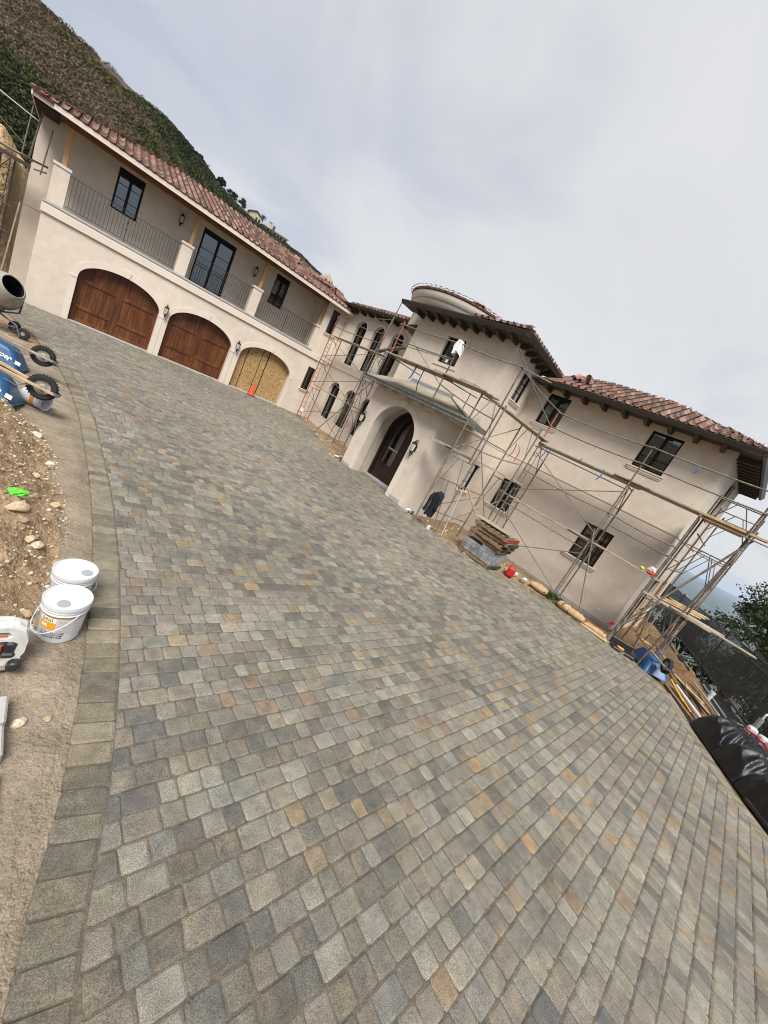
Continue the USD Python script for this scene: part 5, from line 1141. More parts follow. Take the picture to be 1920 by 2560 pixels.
def mixer():
    t = thing('cement_mixer', 'grey cement mixer with round drum facing right, cut by the left frame edge', 'cement mixer', (-1.22, 14.8, -.06))
    ax = np.array([.55, -.62, .56]); ax /= np.linalg.norm(ax); u = np.cross([0, 0, 1.0], ax); u /= np.linalg.norm(u); w = np.cross(ax, u); A = np.array([u, w, ax])
    c = np.array([0, 0, .98])
    v, f = lathe([(0, -.42), (.20, -.42), (.34, -.36), (.43, -.2), (.45, -.05), (.45, .05), (.43, .14), (.33, .34), (.275, .40), (.262, .41), (.25, .40), (.30, .3), (.38, .1), (.36, -.2), (0, -.36)], 36)
    obj('drum', (v @ A + c, f), 'mixer_drum', t, smooth=40)
    v, f = lathe([(.25, .385), (.38, .1), (.33, -.25), (0, -.3)], 30); obj('drum_inside', (v @ A + c, f), 'inside', t, smooth=40)
    v, f = lathe([(.455, -.045), (.475, -.03), (.475, .03), (.455, .045)], 36); obj('ring_gear', (v @ A + c, f), 'steel_dark', t)
    m = MB(); m.tube([c + u * .55 + [0, 0, -.0], c + u * .52 + [0, 0, -.45], (0, 0, .42), c - u * .52 + [0, 0, -.45], c - u * .55], .025, 8); obj('yoke', m, 'steel_dark', t)
    m = MB(); m.tube([(0, 0, .45), (.1, -.05, .40), (.42, -.28, .30), (.52, -.34, .05)], .022, 7); m.tube([(-.05, .05, .42), (-.1, -.38, .32), (-.1, -.5, .02)], .022, 7); m.tube([(0, 0, .42), (-.35, .25, .06)], .022, 7); m.tube([(.25, -.55, .12), (.48, -.12, .12), (.3, .2, .10)], .018, 7); m.tube([(-.1, -.42, .2), (.42, -.28, .24)], .015, 6); obj('stand', m, 'steel_dark', t)
    for p in ((.58, -.30, .15), (.36, .28, .15)):
        v, f = lathe([(.05, -.03), (.11, -.035), (.145, -.02), (.15, 0), (.145, .02), (.11, .035), (.05, .03)], 20); B = np.array([[0, 0, 1.0], [.87, -.5, 0], [.5, .87, 0]]); h = holder('wheel', t); obj('tyre', (v @ B + p, f), 'rubber', h, smooth=40); v, f = lathe([(0, -.025), (.052, -.03), (.052, .03), (0, .025)], 16); obj('hub', (v @ B + p, f), 'steel_wheel', h)
    m = MB(); m.box((.02, .12, .62), (.22, .3, .3), None, .03); obj('motor_box', m, 'steel_dark', t)
mixer()

def cutoff_saw():
    t = thing('cut_off_saw', 'grey and orange petrol cut-off saw standing on concrete blocks at the left edge', 'power saw', (.10, 2.80, .03))
    m = MB(); 
    P = Polygon([(-.30, .02), (.08, .02), (.115, .10), (.12, .20), (.10, .27), (.03, .305), (-.30, .31)]).buffer(.012)
    H = Polygon([(-.30, .225), (.02, .225), (.05, .245), (.02, .275), (-.30, .28)]).buffer(.004); E = Polygon([(-.26, .05), (.065, .05), (.085, .18), (.03, .20), (-.26, .19)])
    def slab(P, y0, y1): 
        mm = extr(P, y1 - y0); v = np.array(mm.vertices); return np.stack([v[:, 0], y0 + v[:, 2], v[:, 1]], 1), np.array(mm.faces)
    obj('housing', slab(P.difference(H).difference(E), -.055, .065), 'saw_grey', t); obj('top_handle', MB().tube([(-.3, 0, .30), (-.05, 0, .318), (.06, 0, .30), (.105, 0, .25), (.11, 0, .18)], .022, 10), 'saw_grey', t)
    obj('engine_block', MB().box((-.10, .0, .115), (.31, .10, .12), None, .02).box((.045, -.035, .15), (.065, .07, .10), None, .018).box((.04, -.04, .085), (.08, .07, .05), None, .015), 'black_plastic', t)
    obj('engine_cover', MB().box((-.045, -.062, .14), (.10, .03, .09), None, .014).box((-.05, -.066, .075), (.13, .03, .05), None, .014), 'saw_orange', t); obj('trigger', MB().box((-.02, -.03, .215), (.11, .03, .02), None, .008), 'saw_orange', t)
    v, f = lathe([(.0, 0), (.055, 0), (.07, .02), (.07, .09), (.05, .12), (.0, .12)], 20); obj('fuel_tank', (v * [1.5, 1, .62] + [.01, -.05, -.005], f), 'tank', t, smooth=40)
    v, f = lathe([(0, .055), (.03, .055), (.04, .045), (.042, .01), (.036, 0)], 16); obj('fuel_cap', (v @ np.array([[1, 0, 0], [0, 0, 1.0], [0, -1, 0]]) + [.085, -.10, .055], f), 'black_plastic', t, smooth=40)
    obj('blade', MB().add(*[x if i else x @ np.array([[1, 0, 0], [0, 0, 1.0], [0, -1, 0]]) + [-.42, .05, .12] for i, x in enumerate(lathe([(0, -.002), (.175, -.002), (.175, .002), (0, .002)], 32))]), 'steel_dark', t)
cutoff_saw()
rng = np.random.default_rng(8)
for k, (x, y, w, l, z, lab) in enumerate([(.04, 2.32, .30, .20, .055, 'rough grey concrete block under the saw, farther of two'), (.035, 2.10, .32, .21, .05, 'rough grey concrete block nearer the camera on the sand at left')]):
    t = obj('concrete_block', MB().box((x, y, lz(x, y) + z / 2 + .02), (w, l, z + .05), rotz(.05 * k + .02), .012), 'concrete'); data(t, lab, 'concrete block')
t = thing('film_roll', 'cloudy plastic film lying along the left frame edge on the sand', 'plastic film'); X = np.linspace(-.06, .20, 10); Y = np.linspace(1.35, 1.92, 22); GX, GY = np.meshgrid(X, Y, indexing='ij'); GZ = .02 + .045 * np.cos((GX - .02) * 9) + .012 * meshkit.noise(np.stack([GX * 14, GY * 9, GX], -1), 2)
i, j = np.meshgrid(np.arange(9), np.arange(21), indexing='ij'); q = np.stack([i * 22 + j, (i + 1) * 22 + j, (i + 1) * 22 + j + 1, i * 22 + j + 1], -1).reshape(-1, 4); obj('sheet', MB().add(np.stack([GX, GY, GZ], -1).reshape(-1, 3), q), 'cloth_white', t)

ROCKC = np.array([(.36, .26, .15), (.42, .32, .20), (.30, .21, .13), (.46, .39, .28), (.26, .19, .13), (.50, .46, .38)])
def rock_mesh(r, rng, flat=.65, n=2):
    m = trimesh.creation.icosphere(subdivisions=n); v = np.array(m.vertices)
    for _ in range(9): 
        d = rng.normal(size=3); d /= np.linalg.norm(d); h = .62 + .25 * rng.random(); p = v @ d; v = v - np.clip(p - h, 0, None)[:, None] * d
    v *= (1 + .12 * (meshkit.noise(v * 2.3 + rng.random(3) * 9, 1) - .5))[:, None]
    return v * r * np.array([1, .75 + .2 * rng.random(), flat]) @ rotz(rng.random() * 6), np.array(m.faces)
def rocks():
    rng = np.random.default_rng(21)
    big = [(.02, 4.55, .115, 'large flat tan rock beside the green bag on the dirt slope', 1), (.40, 4.08, .075, 'brown rounded rock at the sand edge just behind the pails', 2), (.22, 4.25, .07, 'pale cream rock among the stones above the pails', 3), (.16, 4.28, .075, 'tan angular rock left of the pale cream rock', 1), (.07, 4.42, .075, 'brown rock below the large flat tan rock', 2), (.255, 2.29, .055, 'cream rock beside the concrete blocks on the sand', 3), (.40, 2.29, .032, 'small orange brown stone alone on the sand near the border', 0), (.33, 5.18, .07, 'tan rock at the foot of the slope beyond the green bag', 1), (.15, 5.2, .06, 'grey brown rock upslope beyond the green bag', 4), (.22, 3.3, .055, 'brown rock behind the saw handle', 2), (.24, 6.4, .085, 'white cream rock at the sand edge beyond the slope rocks', 5), (.12, 5.62, .06, 'flat tan rock in mid slope', 1), (.05, 7.35, .10, 'crumpled white plaster lump on dirt near the nearest wheelbarrow', 5)]
    for x, y, r, lab, c in big:
        v, f = rock_mesh(r * .82, rng); z = lz(x, y)
        o = obj('rock', (v + [x, y, z + r * .22], f), 'rock', tint=ROCKC[c]); data(o, lab, 'rock')
    n = 3200; ys = rng.uniform(2.3, 9.0, n); foot = np.interp(ys, FOOT[_fo, 1], FOOT[_fo, 0]); xs = foot + .03 - rng.random(n) ** 1.3 * .9
    v, f = rock_mesh(1, rng, .7, 1); s = .005 + .022 * rng.random(n) ** 3.2; z = left_z(xs, ys)
    scatter('gravel', (v, f), 'gravel', np.stack([xs, ys, z + s * .25], -1), np.stack([s, s, s], -1), rng.uniform(0, 6, n), 'loose stones and clods over the dirt slope')
MATS['gravel'] = usdkit.material(stage, '/World/Looks/gravel', {'oi': ('object_info', {}), 'r': ('rgb_ramp', {'ramp': [(0, (.20, .14, .085)), (.5, (.31, .22, .135)), (.8, (.42, .34, .23)), (1, (.55, .49, .40))]}), 'p': ('principled_bsdf', {'roughness': .95, 'specular_ior_level': .1})}, [('oi.random', 'r.fac'), ('r.color', 'p.base_color')], surface='p.BSDF')
rocks()
def crumple(r, seed, sc=(1, 1, .6), n=3, amp=.6):
    m = trimesh.creation.icosphere(subdivisions=n); v = np.array(m.vertices); v = v * (1 + amp * (meshkit.fbm(v * 2.4 + seed, 3, seed) - .5))[:, None]; return v * r * np.asarray(sc), np.array(m.faces)
def lump(name, label, cat, loc, r, seed, mat, sc=(1, 1, .6), amp=.7, smooth=False):
    v, f = crumple(r, seed, sc, 3, amp); o = obj(name, (v + loc, f), mat, smooth=smooth); return data(o, label, cat)
lump('plastic_bag', 'crumpled bright green plastic bag on the dirt slope', 'plastic bag', (-.015, 4.83, lz(-.015, 4.83) + .04), .085, 5, 'lime_bag', (1, .7, .5), 1.2)
t = thing('paint_bucket', 'white bucket lying on its side behind the nearest wheelbarrow wheel', 'bucket', (-.22, 8.95, .13)); v, f = lathe([(0, 0), (.13, 0), (.15, .33), (.158, .34), (.15, .35), (.14, .34), (.12, .02)], 28); B = np.array([[0, 0, 1.0], [.5, .87, 0], [.87, -.5, 0]]); obj('pail', (v @ B, f), 'white_plastic', t); v, f = lathe([(.143, .16), (.147, .22)], 28); obj('label', ((v * [1.004, 1.004, 1]) @ B, f), 'label_brown', t)

# ---------------------------------------------------------------- things along the house
def cone():
    t = thing('traffic_cone', 'orange red traffic cone in front of the boarded garage opening', 'traffic cone', (8.0, 21.25, .0))
    v, f = lathe([(.02, .70), (.03, .70), (.04, .62), (.155, .035), (.15, .03)], 24); obj('cone_body', (v, f), 'cone', t, smooth=40); obj('base', MB().box((0, 0, .02), (.37, .37, .035), None, .01), 'rubber', t)
cone()
def ground_z(x, y): return float(gz(x, y))
def strip_z(x, y):
    p = np.stack([x, y, 0 * x], -1); return gz(x, y) - .03 + .07 * (meshkit.fbm(p * 2.2, 4, 31) - .45) + .05 * (meshkit.fbm(p * 8, 3, 33) - .5)
patch('rubble_strip', np.arange(8.4, 15.0, .06), np.arange(1.9, 22, .06), strip_z, 'dirt', 'strip of rubble and dirt between the pavers and the house wall', lambda x, y: ~shapely.contains_xy(DRIVE.buffer(-.06), x, y) & (shapely.contains_xy(Polygon([tuple(FH.pt(a, b, 0)[:2]) for a, b in ((-.2, -.2), (7.9, -.2), (7.9, 3.3), (8.1, 3.5), (12.4, 3.4), (12.4, -.3), (19.4, -.3), (19.4, 4.0), (-.2, 4.4))]), x, y)))
def rubble():
    rng = np.random.default_rng(40); n = 1500
    s, o = np.concatenate([rng.uniform(12.2, 19, n // 2), rng.uniform(.3, 7.8, n // 2)]), rng.uniform(0, 3.6, n)
    P = FH.p + s[:, None] * HU + o[:, None] * HN; ok = ~shapely.contains_xy(DRIVE, P[:, 0], P[:, 1]); P = P[ok]; P[:, 2] = strip_z(P[:, 0], P[:, 1]); k = len(P)
    v, f = rock_mesh(1, rng, .7, 1); sc = .012 + .05 * rng.random(k) ** 3
    scatter('rubble', (v, f), 'gravel', P + np.c_[0 * sc, 0 * sc, sc * .2], np.stack([sc] * 3, -1), rng.uniform(0, 6, k), 'small stones and rubble along the foot of the house')
rubble()
def pallet_parts(t, z, w, l, mat, A, c, top=True, gap=.0):
    """one wooden pallet as boards and stringers; A: axes"""
    pos = lambda x, y, zz: c + np.array([x, y, 0]) @ A + [0, 0, zz]
    for y in (-w / 2 + .02, 0, w / 2 - .02): obj('stringer', MB().box(pos(0, y, z + .065), (l, .04, .09), A), mat, t)
    for k in range(7): x = -l / 2 + .05 + (l - .1) * k / 6; obj('deck_board', MB().box(pos(x, 0, z + .119), (.095, w, .017), A), mat, t)
    for k in range(3): x = -l / 2 + .06 + (l - .12) * k / 2; obj('bottom_board', MB().box(pos(x, 0, z + .011), (.095, w, .017), A), mat, t)
def pallets():
    c = np.array([11.02, 6.10, ground_z(11, 6.1)]); A = rotz(math.radians(96)); rng = np.random.default_rng(14)
    L, W = 1.22, 1.0
    t = thing('pallet', 'wooden pallet on the ground carrying stacked grey pavers', 'pallet', tuple(c)); pallet_parts(t, 0, W, L, 'pallet_wood', A, np.zeros(3)); obj('painted_end', MB().box(np.array([-L / 2 - .006, 0, .065]) @ A, (.008, W, .10), A), 'pallet_green', t)
    t = thing('paver_stack', 'neat stack of grey concrete pavers on a pallet beside the driveway', 'pavers', tuple(c + [0, 0, .135])); nx, ny, nz = 7, 6, 5; bw, bl, bh = .16, .155, .092
    for i in range(nx):
        for j in range(ny):
            for k in range(nz):
                if k == 4 and (i > 4 or (i > 2 and j > 3)): continue
                edge = i in (0, nx - 1) or j in (0, ny - 1) or k >= 2
                if not edge: continue
                p = np.array([(i - (nx - 1) / 2) * bw * 1.03, (j - (ny - 1) / 2) * bl * 1.03, bh / 2 + k * (bh + .004)]) + rng.normal(size=3) * (.003, .003, 0)
                obj('paver', MB().box(p @ A, (bw, bl, bh), A, .008), 'block', t, tint=np.array([.24, .24, .235]) * (.6 + .6 * rng.random()) * (1 + np.array([.04, .0, -.05]) * rng.normal()))
    z = .135 + 5 * (bh + .004) - .005
    names = ['dark weathered', 'brown', 'green-ended', 'red-ended']
    for k in range(4):
        t = thing('pallet', ['lowest of the empty pallets, weathered dark, lying on the grey paver stack', 'second empty brown pallet up from the paver stack', 'empty pallet with dark green painted end, just below the red-ended one', 'topmost empty pallet with red painted end, under thin boards'][k], 'pallet', tuple(c + [0, 0, z + .142 * k] + np.array([-.05 - .05 * k + .1 * (k == 3), .06 * (k % 2), 0]) @ A), math.radians([2, -3, 4, 1][k]))
        pallet_parts(t, 0, W, L, 'pallet_wood', A, np.zeros(3))
        if k >= 2: obj('painted_end', MB().box(np.array([-L / 2 - .006, 0, .065]) @ A, (.01, W, .12), A), ['pallet_green', 'pallet_red'][k - 2], t)
    zt = z + .142 * 4
    for k in range(3): o = obj('board_sheet', MB().box(c + np.array([.05 * k, .12 * (k - 1), zt + .012 + .02 * k]) @ np.vstack([A[:2], [0, 0, 1]]), (1.25, .5 + .2 * (k == 0), .016), A @ rotz(.05 * k)), 'old_plank'); data(o, ['wide thin board lying on the red-ended pallet', 'narrow thin board in the middle of those on the pallets', 'uppermost thin board on top of the pallets'][k], 'board')
    o = obj('leaning_board', MB().bar(FH.pt(13.62, 2.75, 1.62), FH.pt(14.2, 2.1, .78), .09, .04), 'lumber'); data(o, 'pale board leaning from the scaffold down to the pallet stack', 'board')
    o = obj('standing_pole', MB().tube([FH.pt(13.55, 2.9, 1.55), FH.pt(13.9, 3.3, hz(13.9, 3.3))], .02, 7), 'galv'); data(o, 'grey steel pole standing beside the pallet stack', 'pole')
pallets()
def sack(name, label, x, y, rot, L=.55, W=.36, H=.15, z=None, prints=()):
    n = 26; u = np.linspace(-1, 1, n); UX, UY = np.meshgrid(u, u, indexing='ij'); e = (1 - UX ** 4) * (1 - UY ** 4); e = np.clip(e, 0, 1) ** .45
    nz = meshkit.fbm(np.stack([UX * 2 + x, UY * 2 + y, UX], -1), 4, 3) - .5
    t = thing(name, label, 'sack', (x, y, (ground_z(x, y) if z is None else z)), rot); m = MB(); i, j = np.meshgrid(np.arange(n - 1), np.arange(n - 1), indexing='ij'); q = np.stack([i * n + j, (i + 1) * n + j, (i + 1) * n + j + 1, i * n + j + 1], -1).reshape(-1, 4)
    base = np.stack([UX * L / 2 * (1 + .03 * nz), UY * W / 2, H * .5 + e * H * .5 * (1 + 1.1 * nz + .5 * (meshkit.fbm(np.stack([UX * 6 + x, UY * 5 + y, UX], -1), 3, 8) - .5))], -1); low = base.copy(); low[..., 2] = H * .5 - e * H * .5
    m.add(base.reshape(-1, 3), q).add(low.reshape(-1, 3), q[:, ::-1]); obj('paper_bag', m, 'sack_paper', t, smooth=60)
    for a0, a1, b0, b1, mt in prints:
        ii = (u >= a0 - .045) & (u <= a1 + .045); jj = (u >= b0 - .045) & (u <= b1 + .045); g = base[np.ix_(ii, jj)] + [0, 0, .003]; a, b = g.shape[:2]; i, j = np.meshgrid(np.arange(a - 1), np.arange(b - 1), indexing='ij'); obj('print', MB().add(g.reshape(-1, 3), np.stack([i * b + j, (i + 1) * b + j, (i + 1) * b + j + 1, i * b + j + 1], -1).reshape(-1, 4)), mt, t, smooth=60)
sack('cement_sack', 'torn tan paper sack farthest along the wall, next to the white cups', 12.72, 4.55, math.radians(100), .62, .42, .2)
sack('cement_sack', 'short tied paper sack with dark string, beside the scaffold foot', 12.72, 3.62, math.radians(80), .36, .36, .22, prints=((-.1, .02, -1, 1, 'print_dark'), (-.9, .9, -.1, .02, 'print_dark')))
sack('cement_sack', 'plump tan cement sack between the tied sack and the long printed sack', 12.78, 3.22, math.radians(96), .5, .34, .2, prints=((-.5, .45, -.75, -.62, 'print_dark'), (-.4, .3, -.55, -.45, 'print_dark')))
sack('cement_sack', 'long tan sack with red printed band nearest the house corner', 12.88, 2.62, math.radians(98), .66, .36, .16, prints=((-.85, .85, -.55, -.2, 'print_red'),) + tuple((-.8 + .2 * k, -.7 + .2 * k, .05, .5, 'print_red') for k in range(9)))
sack('sack_liner', 'flattened empty paper sack under the long printed sack', 12.80, 2.58, math.radians(96), .8, .42, .05)
def small_things():
    def cyl(name, label, cat, x, y, r, h, mat, z=None, axis=None):
        v, f = lathe([(0, 0), (r * .92, 0), (r, h), (r * .9, h), (r * .85, h * .1)], 18); A = np.eye(3) if axis is None else axis
        o = obj(name, (v @ A + [x, y, ground_z(x, y) - .02 if z is None else z], f), mat); return data(o, label, cat)
    t = thing('fuel_can', 'red plastic jug beside the paver pallet', 'jug', (11.75, 5.25, ground_z(11.75, 5.25)), .4); obj('body', MB().box((0, 0, .15), (.2, .26, .30), None, .035), 'red_plastic', t); obj('handle', MB().tube([(0, -.08, .3), (0, -.06, .36), (0, .06, .36), (0, .08, .3)], .016, 8), 'red_plastic', t); obj('cap', MB().tube([(0, .1, .29), (0, .1, .34)], .03, 12), 'red_plastic', t)
    lay = np.array([[0, 0, 1.0], [.8, .6, 0], [.6, -.8, 0]]).T
    cyl('white_cup', 'white plastic cup lying nearest the red jug', 'cup', 12.25, 5.35, .07, .17, 'white_plastic', ground_z(12, 5) + .06, lay); cyl('white_cup', 'white plastic cup lying beside the rubble, closer to the sacks', 'cup', 12.3, 5.02, .075, .2, 'white_plastic', ground_z(12, 5) + .06, lay)
    o = obj('white_box', MB().box((9.87, 7.62, ground_z(9.9, 7.6) + .07), (.13, .10, .14), rotz(.4), .008), 'white_plastic'); data(o, 'small white carton at the paver edge near the scaffold foot', 'carton')
    lump('plastic_bottle', 'crushed clear blue bottle by the porch corner', 'bottle', (10.08, 8.98, ground_z(10, 9) + .05), .09, 11, 'cloth_white', (1.3, .7, .5)); lump('blue_wrapper', 'blue wrapper next to the crushed bottle at the porch', 'wrapper', (10.2, 8.85, ground_z(10, 9) + .05), .06, 12, 'blue_tape', (1, .7, .6))
    cyl('paper_cup', 'white paper cup lying left of the porch', 'cup', 9.3, 13.5, .05, .22, 'white_plastic', ground_z(9, 13) + .05, lay); lump('cardboard_scrap', 'brown torn cardboard scrap left of the porch pillar', 'cardboard', (9.75, 13.55, .0), .14, 15, 'sack_paper', (1, .6, .5), 1.2)
    # cloth and tape on the scaffolds
    def drape(name, label, cat, top, h, w, mat, seed, out=HN, along=HU):
        n, mm = 15, 12; a = np.linspace(-1, 1, n); b = np.linspace(0, 1, mm); GA, GB = np.meshgrid(a, b, indexing='ij'); nz = meshkit.fbm(np.stack([GA * 2.5 + seed, GB * 2, GA], -1), 3, seed) - .5
        wd = w * (.55 + .45 * np.sin(np.clip(GB * 2.6, 0, PI / 2))) * (1 + .3 * nz); V = np.asarray(top) + (GA * wd)[..., None] * along + (.07 * np.sin(GA * 9 + seed) * (.4 + GB) + .10 * (1 - GA ** 2) + .16 * nz)[..., None] * out - (GB * h * (1 + .18 * np.sin(GA * 4 + seed)) )[..., None] * np.array([0, 0, 1.0])
        i, j = np.meshgrid(np.arange(n - 1), np.arange(mm - 1), indexing='ij'); q = np.stack([i * mm + j, (i + 1) * mm + j, (i + 1) * mm + j + 1, i * mm + j + 1], -1).reshape(-1, 4); m = MB().add(V.reshape(-1, 3), q); V2 = V - np.asarray(out) * .06; m.add(V2.reshape(-1, 3), q[:, ::-1]); o = obj(name, m, mat, smooth=60); return data(o, label, cat)
    tj = thing('jacket', 'dark jacket hung on the scaffold leg beside the pallets', 'jacket', tuple(FH.pt(13.28, 3.66, .24)))
    A = np.array([HU, HN, [0, 0, 1.0]]); T = np.linspace(0, 1, 16); PH = np.linspace(0, 2 * PI, 33)[:-1]; TT, PP = np.meshgrid(T, PH, indexing='ij')
    wd = np.interp(TT, [0, .05, .55, .85, .95, 1], [.15, .165, .15, .19, .13, .04]); fo = 1 + .16 * np.sin(PP * 7 + TT * 3) * (1 - TT * .6) + .25 * (meshkit.fbm(np.stack([np.cos(PP) * 2, np.sin(PP) * 2, TT * 3], -1), 3, 5) - .5)
    V = np.stack([wd * fo * np.cos(PP) + .04 * TT, wd * fo * .48 * np.sin(PP), TT * .92 + .03 * np.cos(PP * 3)], -1).reshape(-1, 3); ii, jj = np.meshgrid(np.arange(15), np.arange(32), indexing='ij'); j2 = (jj + 1) % 32
    obj('body', MB().add(V @ A, np.stack([ii * 32 + jj, ii * 32 + j2, (ii + 1) * 32 + j2, (ii + 1) * 32 + jj], -1).reshape(-1, 4)), 'denim', tj, smooth=60)
    for sg in (-1, 1): obj('sleeve', MB().tube(np.array([(sg * .13, .03, .80), (sg * .19, .07, .62), (sg * .18, .09, .40), (sg * .21, .08, .20 + .1 * sg)]) @ A, [.06, .065, .055, .05], 10), 'denim', tj, smooth=60)
    drape('white_cloth', 'white plastic bag tied on the guard post in front of the tower window', 'cloth', FH.pt(11.62, 4.24, 5.64), .42, .12, 'cloth_white', 9); drape('white_rag', 'small white rag tied low on the scaffold leg near the lower window', 'rag', FH.pt(14.42, 1.4, .75), .28, .09, 'cloth_white', 10)
    def ribbon(name, label, pts, w, mat, cat='tape', along=HU):
        p = np.array([FH.pt(*q) for q in pts]); m = MB()
        for a, b in zip(p[:-1], p[1:]): m.quad(a - along * w, a + along * w, b + along * w, b - along * w); m.quad(a - along * w + HN * .002, b - along * w + HN * .002, b + along * w + HN * .002, a + along * w + HN * .002)
        o = obj(name, m, mat); data(o, label, cat)
    ribbon('blue_tape', 'wide blue tape strip hanging from the tower deck above the porch roof', [(10.42, 4.30, 4.48), (10.4, 4.3, 4.1), (10.36, 4.32, 3.95)], .035, 'blue_tape'); ribbon('blue_tape', 'long thin blue tape trailing onto the porch roof', [(10.75, 4.25, 4.45), (10.62, 4.1, 3.95), (10.55, 3.9, 3.72), (10.2, 3.7, 3.68)], .022, 'blue_tape')
    for k, (s, z, l) in enumerate(((15.9, 4.15, .14), (16.65, 4.12, .38), (18.64, 5.18, .25), (14.75, 4.0, .4))): ribbon('blue_tape', ['small blue tape tied on the deck between the upper windows', 'blue tape hanging from the deck below the right upper window', 'blue tape on the top guard rail right of the upper window', 'dark blue tape on the deck end below the left upper window'][k], [(s, 1.44, z), (s + .02, 1.46, z - l * .5), (s - .04, 1.45, z - l)], .018, 'blue_tape')
    ribbon('pink_tape', 'pink ribbon tied on the scaffold beam between tower and wing', [(13.75, 1.5, 3.72), (13.8, 1.52, 3.45), (13.72, 1.5, 3.2)], .016, 'pink_tape'); ribbon('pink_tape', 'second pink ribbon streaming lower to the right of the first', [(13.85, 1.5, 3.7), (14.02, 1.55, 3.5), (14.0, 1.5, 3.12)], .014, 'pink_tape'); ribbon('pink_tape', 'pink tape stub at the house corner beside the long printed sack', [(19.08, .1, .08), (19.15, .2, .1), (19.05, .3, -.05)], .06, 'pink_tape')
    lump('safety_vest', 'orange safety vest bundled on the low scaffold plank', 'vest', FH.pt(19.17, 1.15, 2.08), .13, 22, 'hivis', (1.3, .8, .45), 1.0); lump('lime_vest', 'lime yellow cloth beside the orange vest on the low plank', 'cloth', FH.pt(18.93, 1.18, 2.08), .09, 23, 'lime', (1.3, .7, .45), 1.0); lump('clear_bag', 'cloudy plastic bag behind the orange vest', 'plastic bag', FH.pt(19.15, .98, 2.14), .14, 24, 'cloth_white', (1, .8, .8), .8)
    # weeds
    rng = np.random.default_rng(51); v, f = leaf_cloud(rng, 260, .045, (.28, .2, .17), .2)
    for k, (x, y, lab) in enumerate(((12.72, 4.12, 'green weedy plant by the wall between the sacks'), (12.85, 3.92, 'smaller green weed beside the weedy plant at the scaffold foot'))): t = thing('weed', lab, 'plant', (x, y, ground_z(x, y) + .12)); obj('leaves', (v * (1 - .25 * k), f), 'leaf_weed', t); obj('stem', MB().tube([(0, 0, -.14), (.02, 0, .02), (.06, .02, .15)], .006, 5), 'leaf_weed', t)
    for k, (x, y, r) in enumerate(((12.35, 5.0, .12), (12.8, 3.9, .16), (12.0, 5.5, .1))): v, f = rock_mesh(r, rng); o = obj('rock', (v + [x, y, ground_z(x, y) + .03], f), 'rock', tint=ROCKC[4]); data(o, ['dark stone between the white cups and the sacks', 'grey stone at the scaffold foot beside the weeds', 'small dark stone behind the red jug'][k], 'rock')
small_things()
def tile_piles():
    rng = np.random.default_rng(61)
    def stack(label, base, spec, group=None):
        t = thing('tile_stack', label, 'roof tiles', tuple(base))
        for (dx, dy, dz, yaw, pit) in spec:
            u = np.array([math.cos(yaw), math.sin(yaw), 0]); v = np.array([-math.sin(yaw) * math.cos(pit), math.cos(yaw) * math.cos(pit), math.sin(pit)]); n = np.cross(u, v)
            c = TERRA[rng.integers(len(TERRA))] * 1.15; obj('tile', cap_tile(np.array([dx, dy, dz]), u, v, n if n[2] > 0 else -n, .44, .105, .085, 0, 7), 'tile', t, tint=c)
    zr = lambda y: 6.50 + .33 * (y - 20.95)
    stack('loose tile sticking up at the broken edge of the garage roof', (8.6, 23.2, zr(23.2) + .1), [(0, 0, 0, .3, .2), (.02, .02, .18, .5, .3)])
    stack('fan of loose salmon tiles piled on the garage roof end', (9.3, 22.4, zr(22.4) + .12), [(.22 * k, .1 * (k % 2), .06 * k, -.9 + .35 * k, .35 + .08 * k) for k in range(6)])
    stack('stack of dark red tiles at the right end of the garage roof', (10.55, 21.9, zr(21.9) + .1), [(.12 * (k % 3), .04 * (k // 3), .085 * (k // 3), -1.1, .1) for k in range(12)])
    stack('tiles leaning at the inside corner where garage and arcade roofs meet', (10.3, 22.8, zr(22.8) + .1), [(.25 * k, -.05 * k, .03 * k, .9, .15) for k in range(4)])
    b = FH.pt(13.75, -.35, 6.70); stack('upright bundle of salmon tiles on the right wing roof, nearer the tower', tuple(b), [(.03 * k, .10 * k, .06 * k, -1.5, .55) for k in range(4)])
    b = FH.pt(14.1, -.38, 6.68); stack('stack of nested tiles on the right wing roof, right of the salmon bundle', tuple(b), [(.0, .02 * k, .07 * k, -1.45, .1) for k in range(6)] + [(-.15, .25, .0, -1.4, .1), (-.15, .27, .09, -1.4, .1)])
    b = FH.pt(9.15, 1.55, 7.83); stack('orange tiles laid on the turret roof edge', tuple(b), [(.03 * k, -.15 * k, -.015 * k, -1.3, .05) for k in range(4)])
tile_piles()
# ---------------------------------------------------------------- right side: dirt bank, fence, materials
F0 = np.array([21.2, 1.23]); FD = np.array([-2.08, -.80]); FN = np.array([-FD[1], FD[0]]) / np.linalg.norm(FD)   # FN points away from the drive side?
def fence_off(x, y): return (x - F0[0]) * (-.359) + (y - F0[1]) * .933        # positive on the house side
def bank_z(x, y):
    p = np.stack([x, y, 0 * x], -1); d = fence_off(x, y); e = np.clip((x - 12.6) / 3, 0, 1)
    z = gz(np.minimum(x, 13), y) - .05 - .30 * np.clip((x - 13) / 7, 0, 1.6) + e * (.34 * (meshkit.fbm(p * 1.1, 4, 61) - .5) + .10 * (meshkit.fbm(p * 5, 4, 62) - .5))
    z = z + .22 * np.exp(-((d - 1.1) / .5) ** 2) * e * (y < 3) - .25 * np.exp(-((d - .25) / .35) ** 2) * e
    return z - np.clip(-d, 0, None) * .75
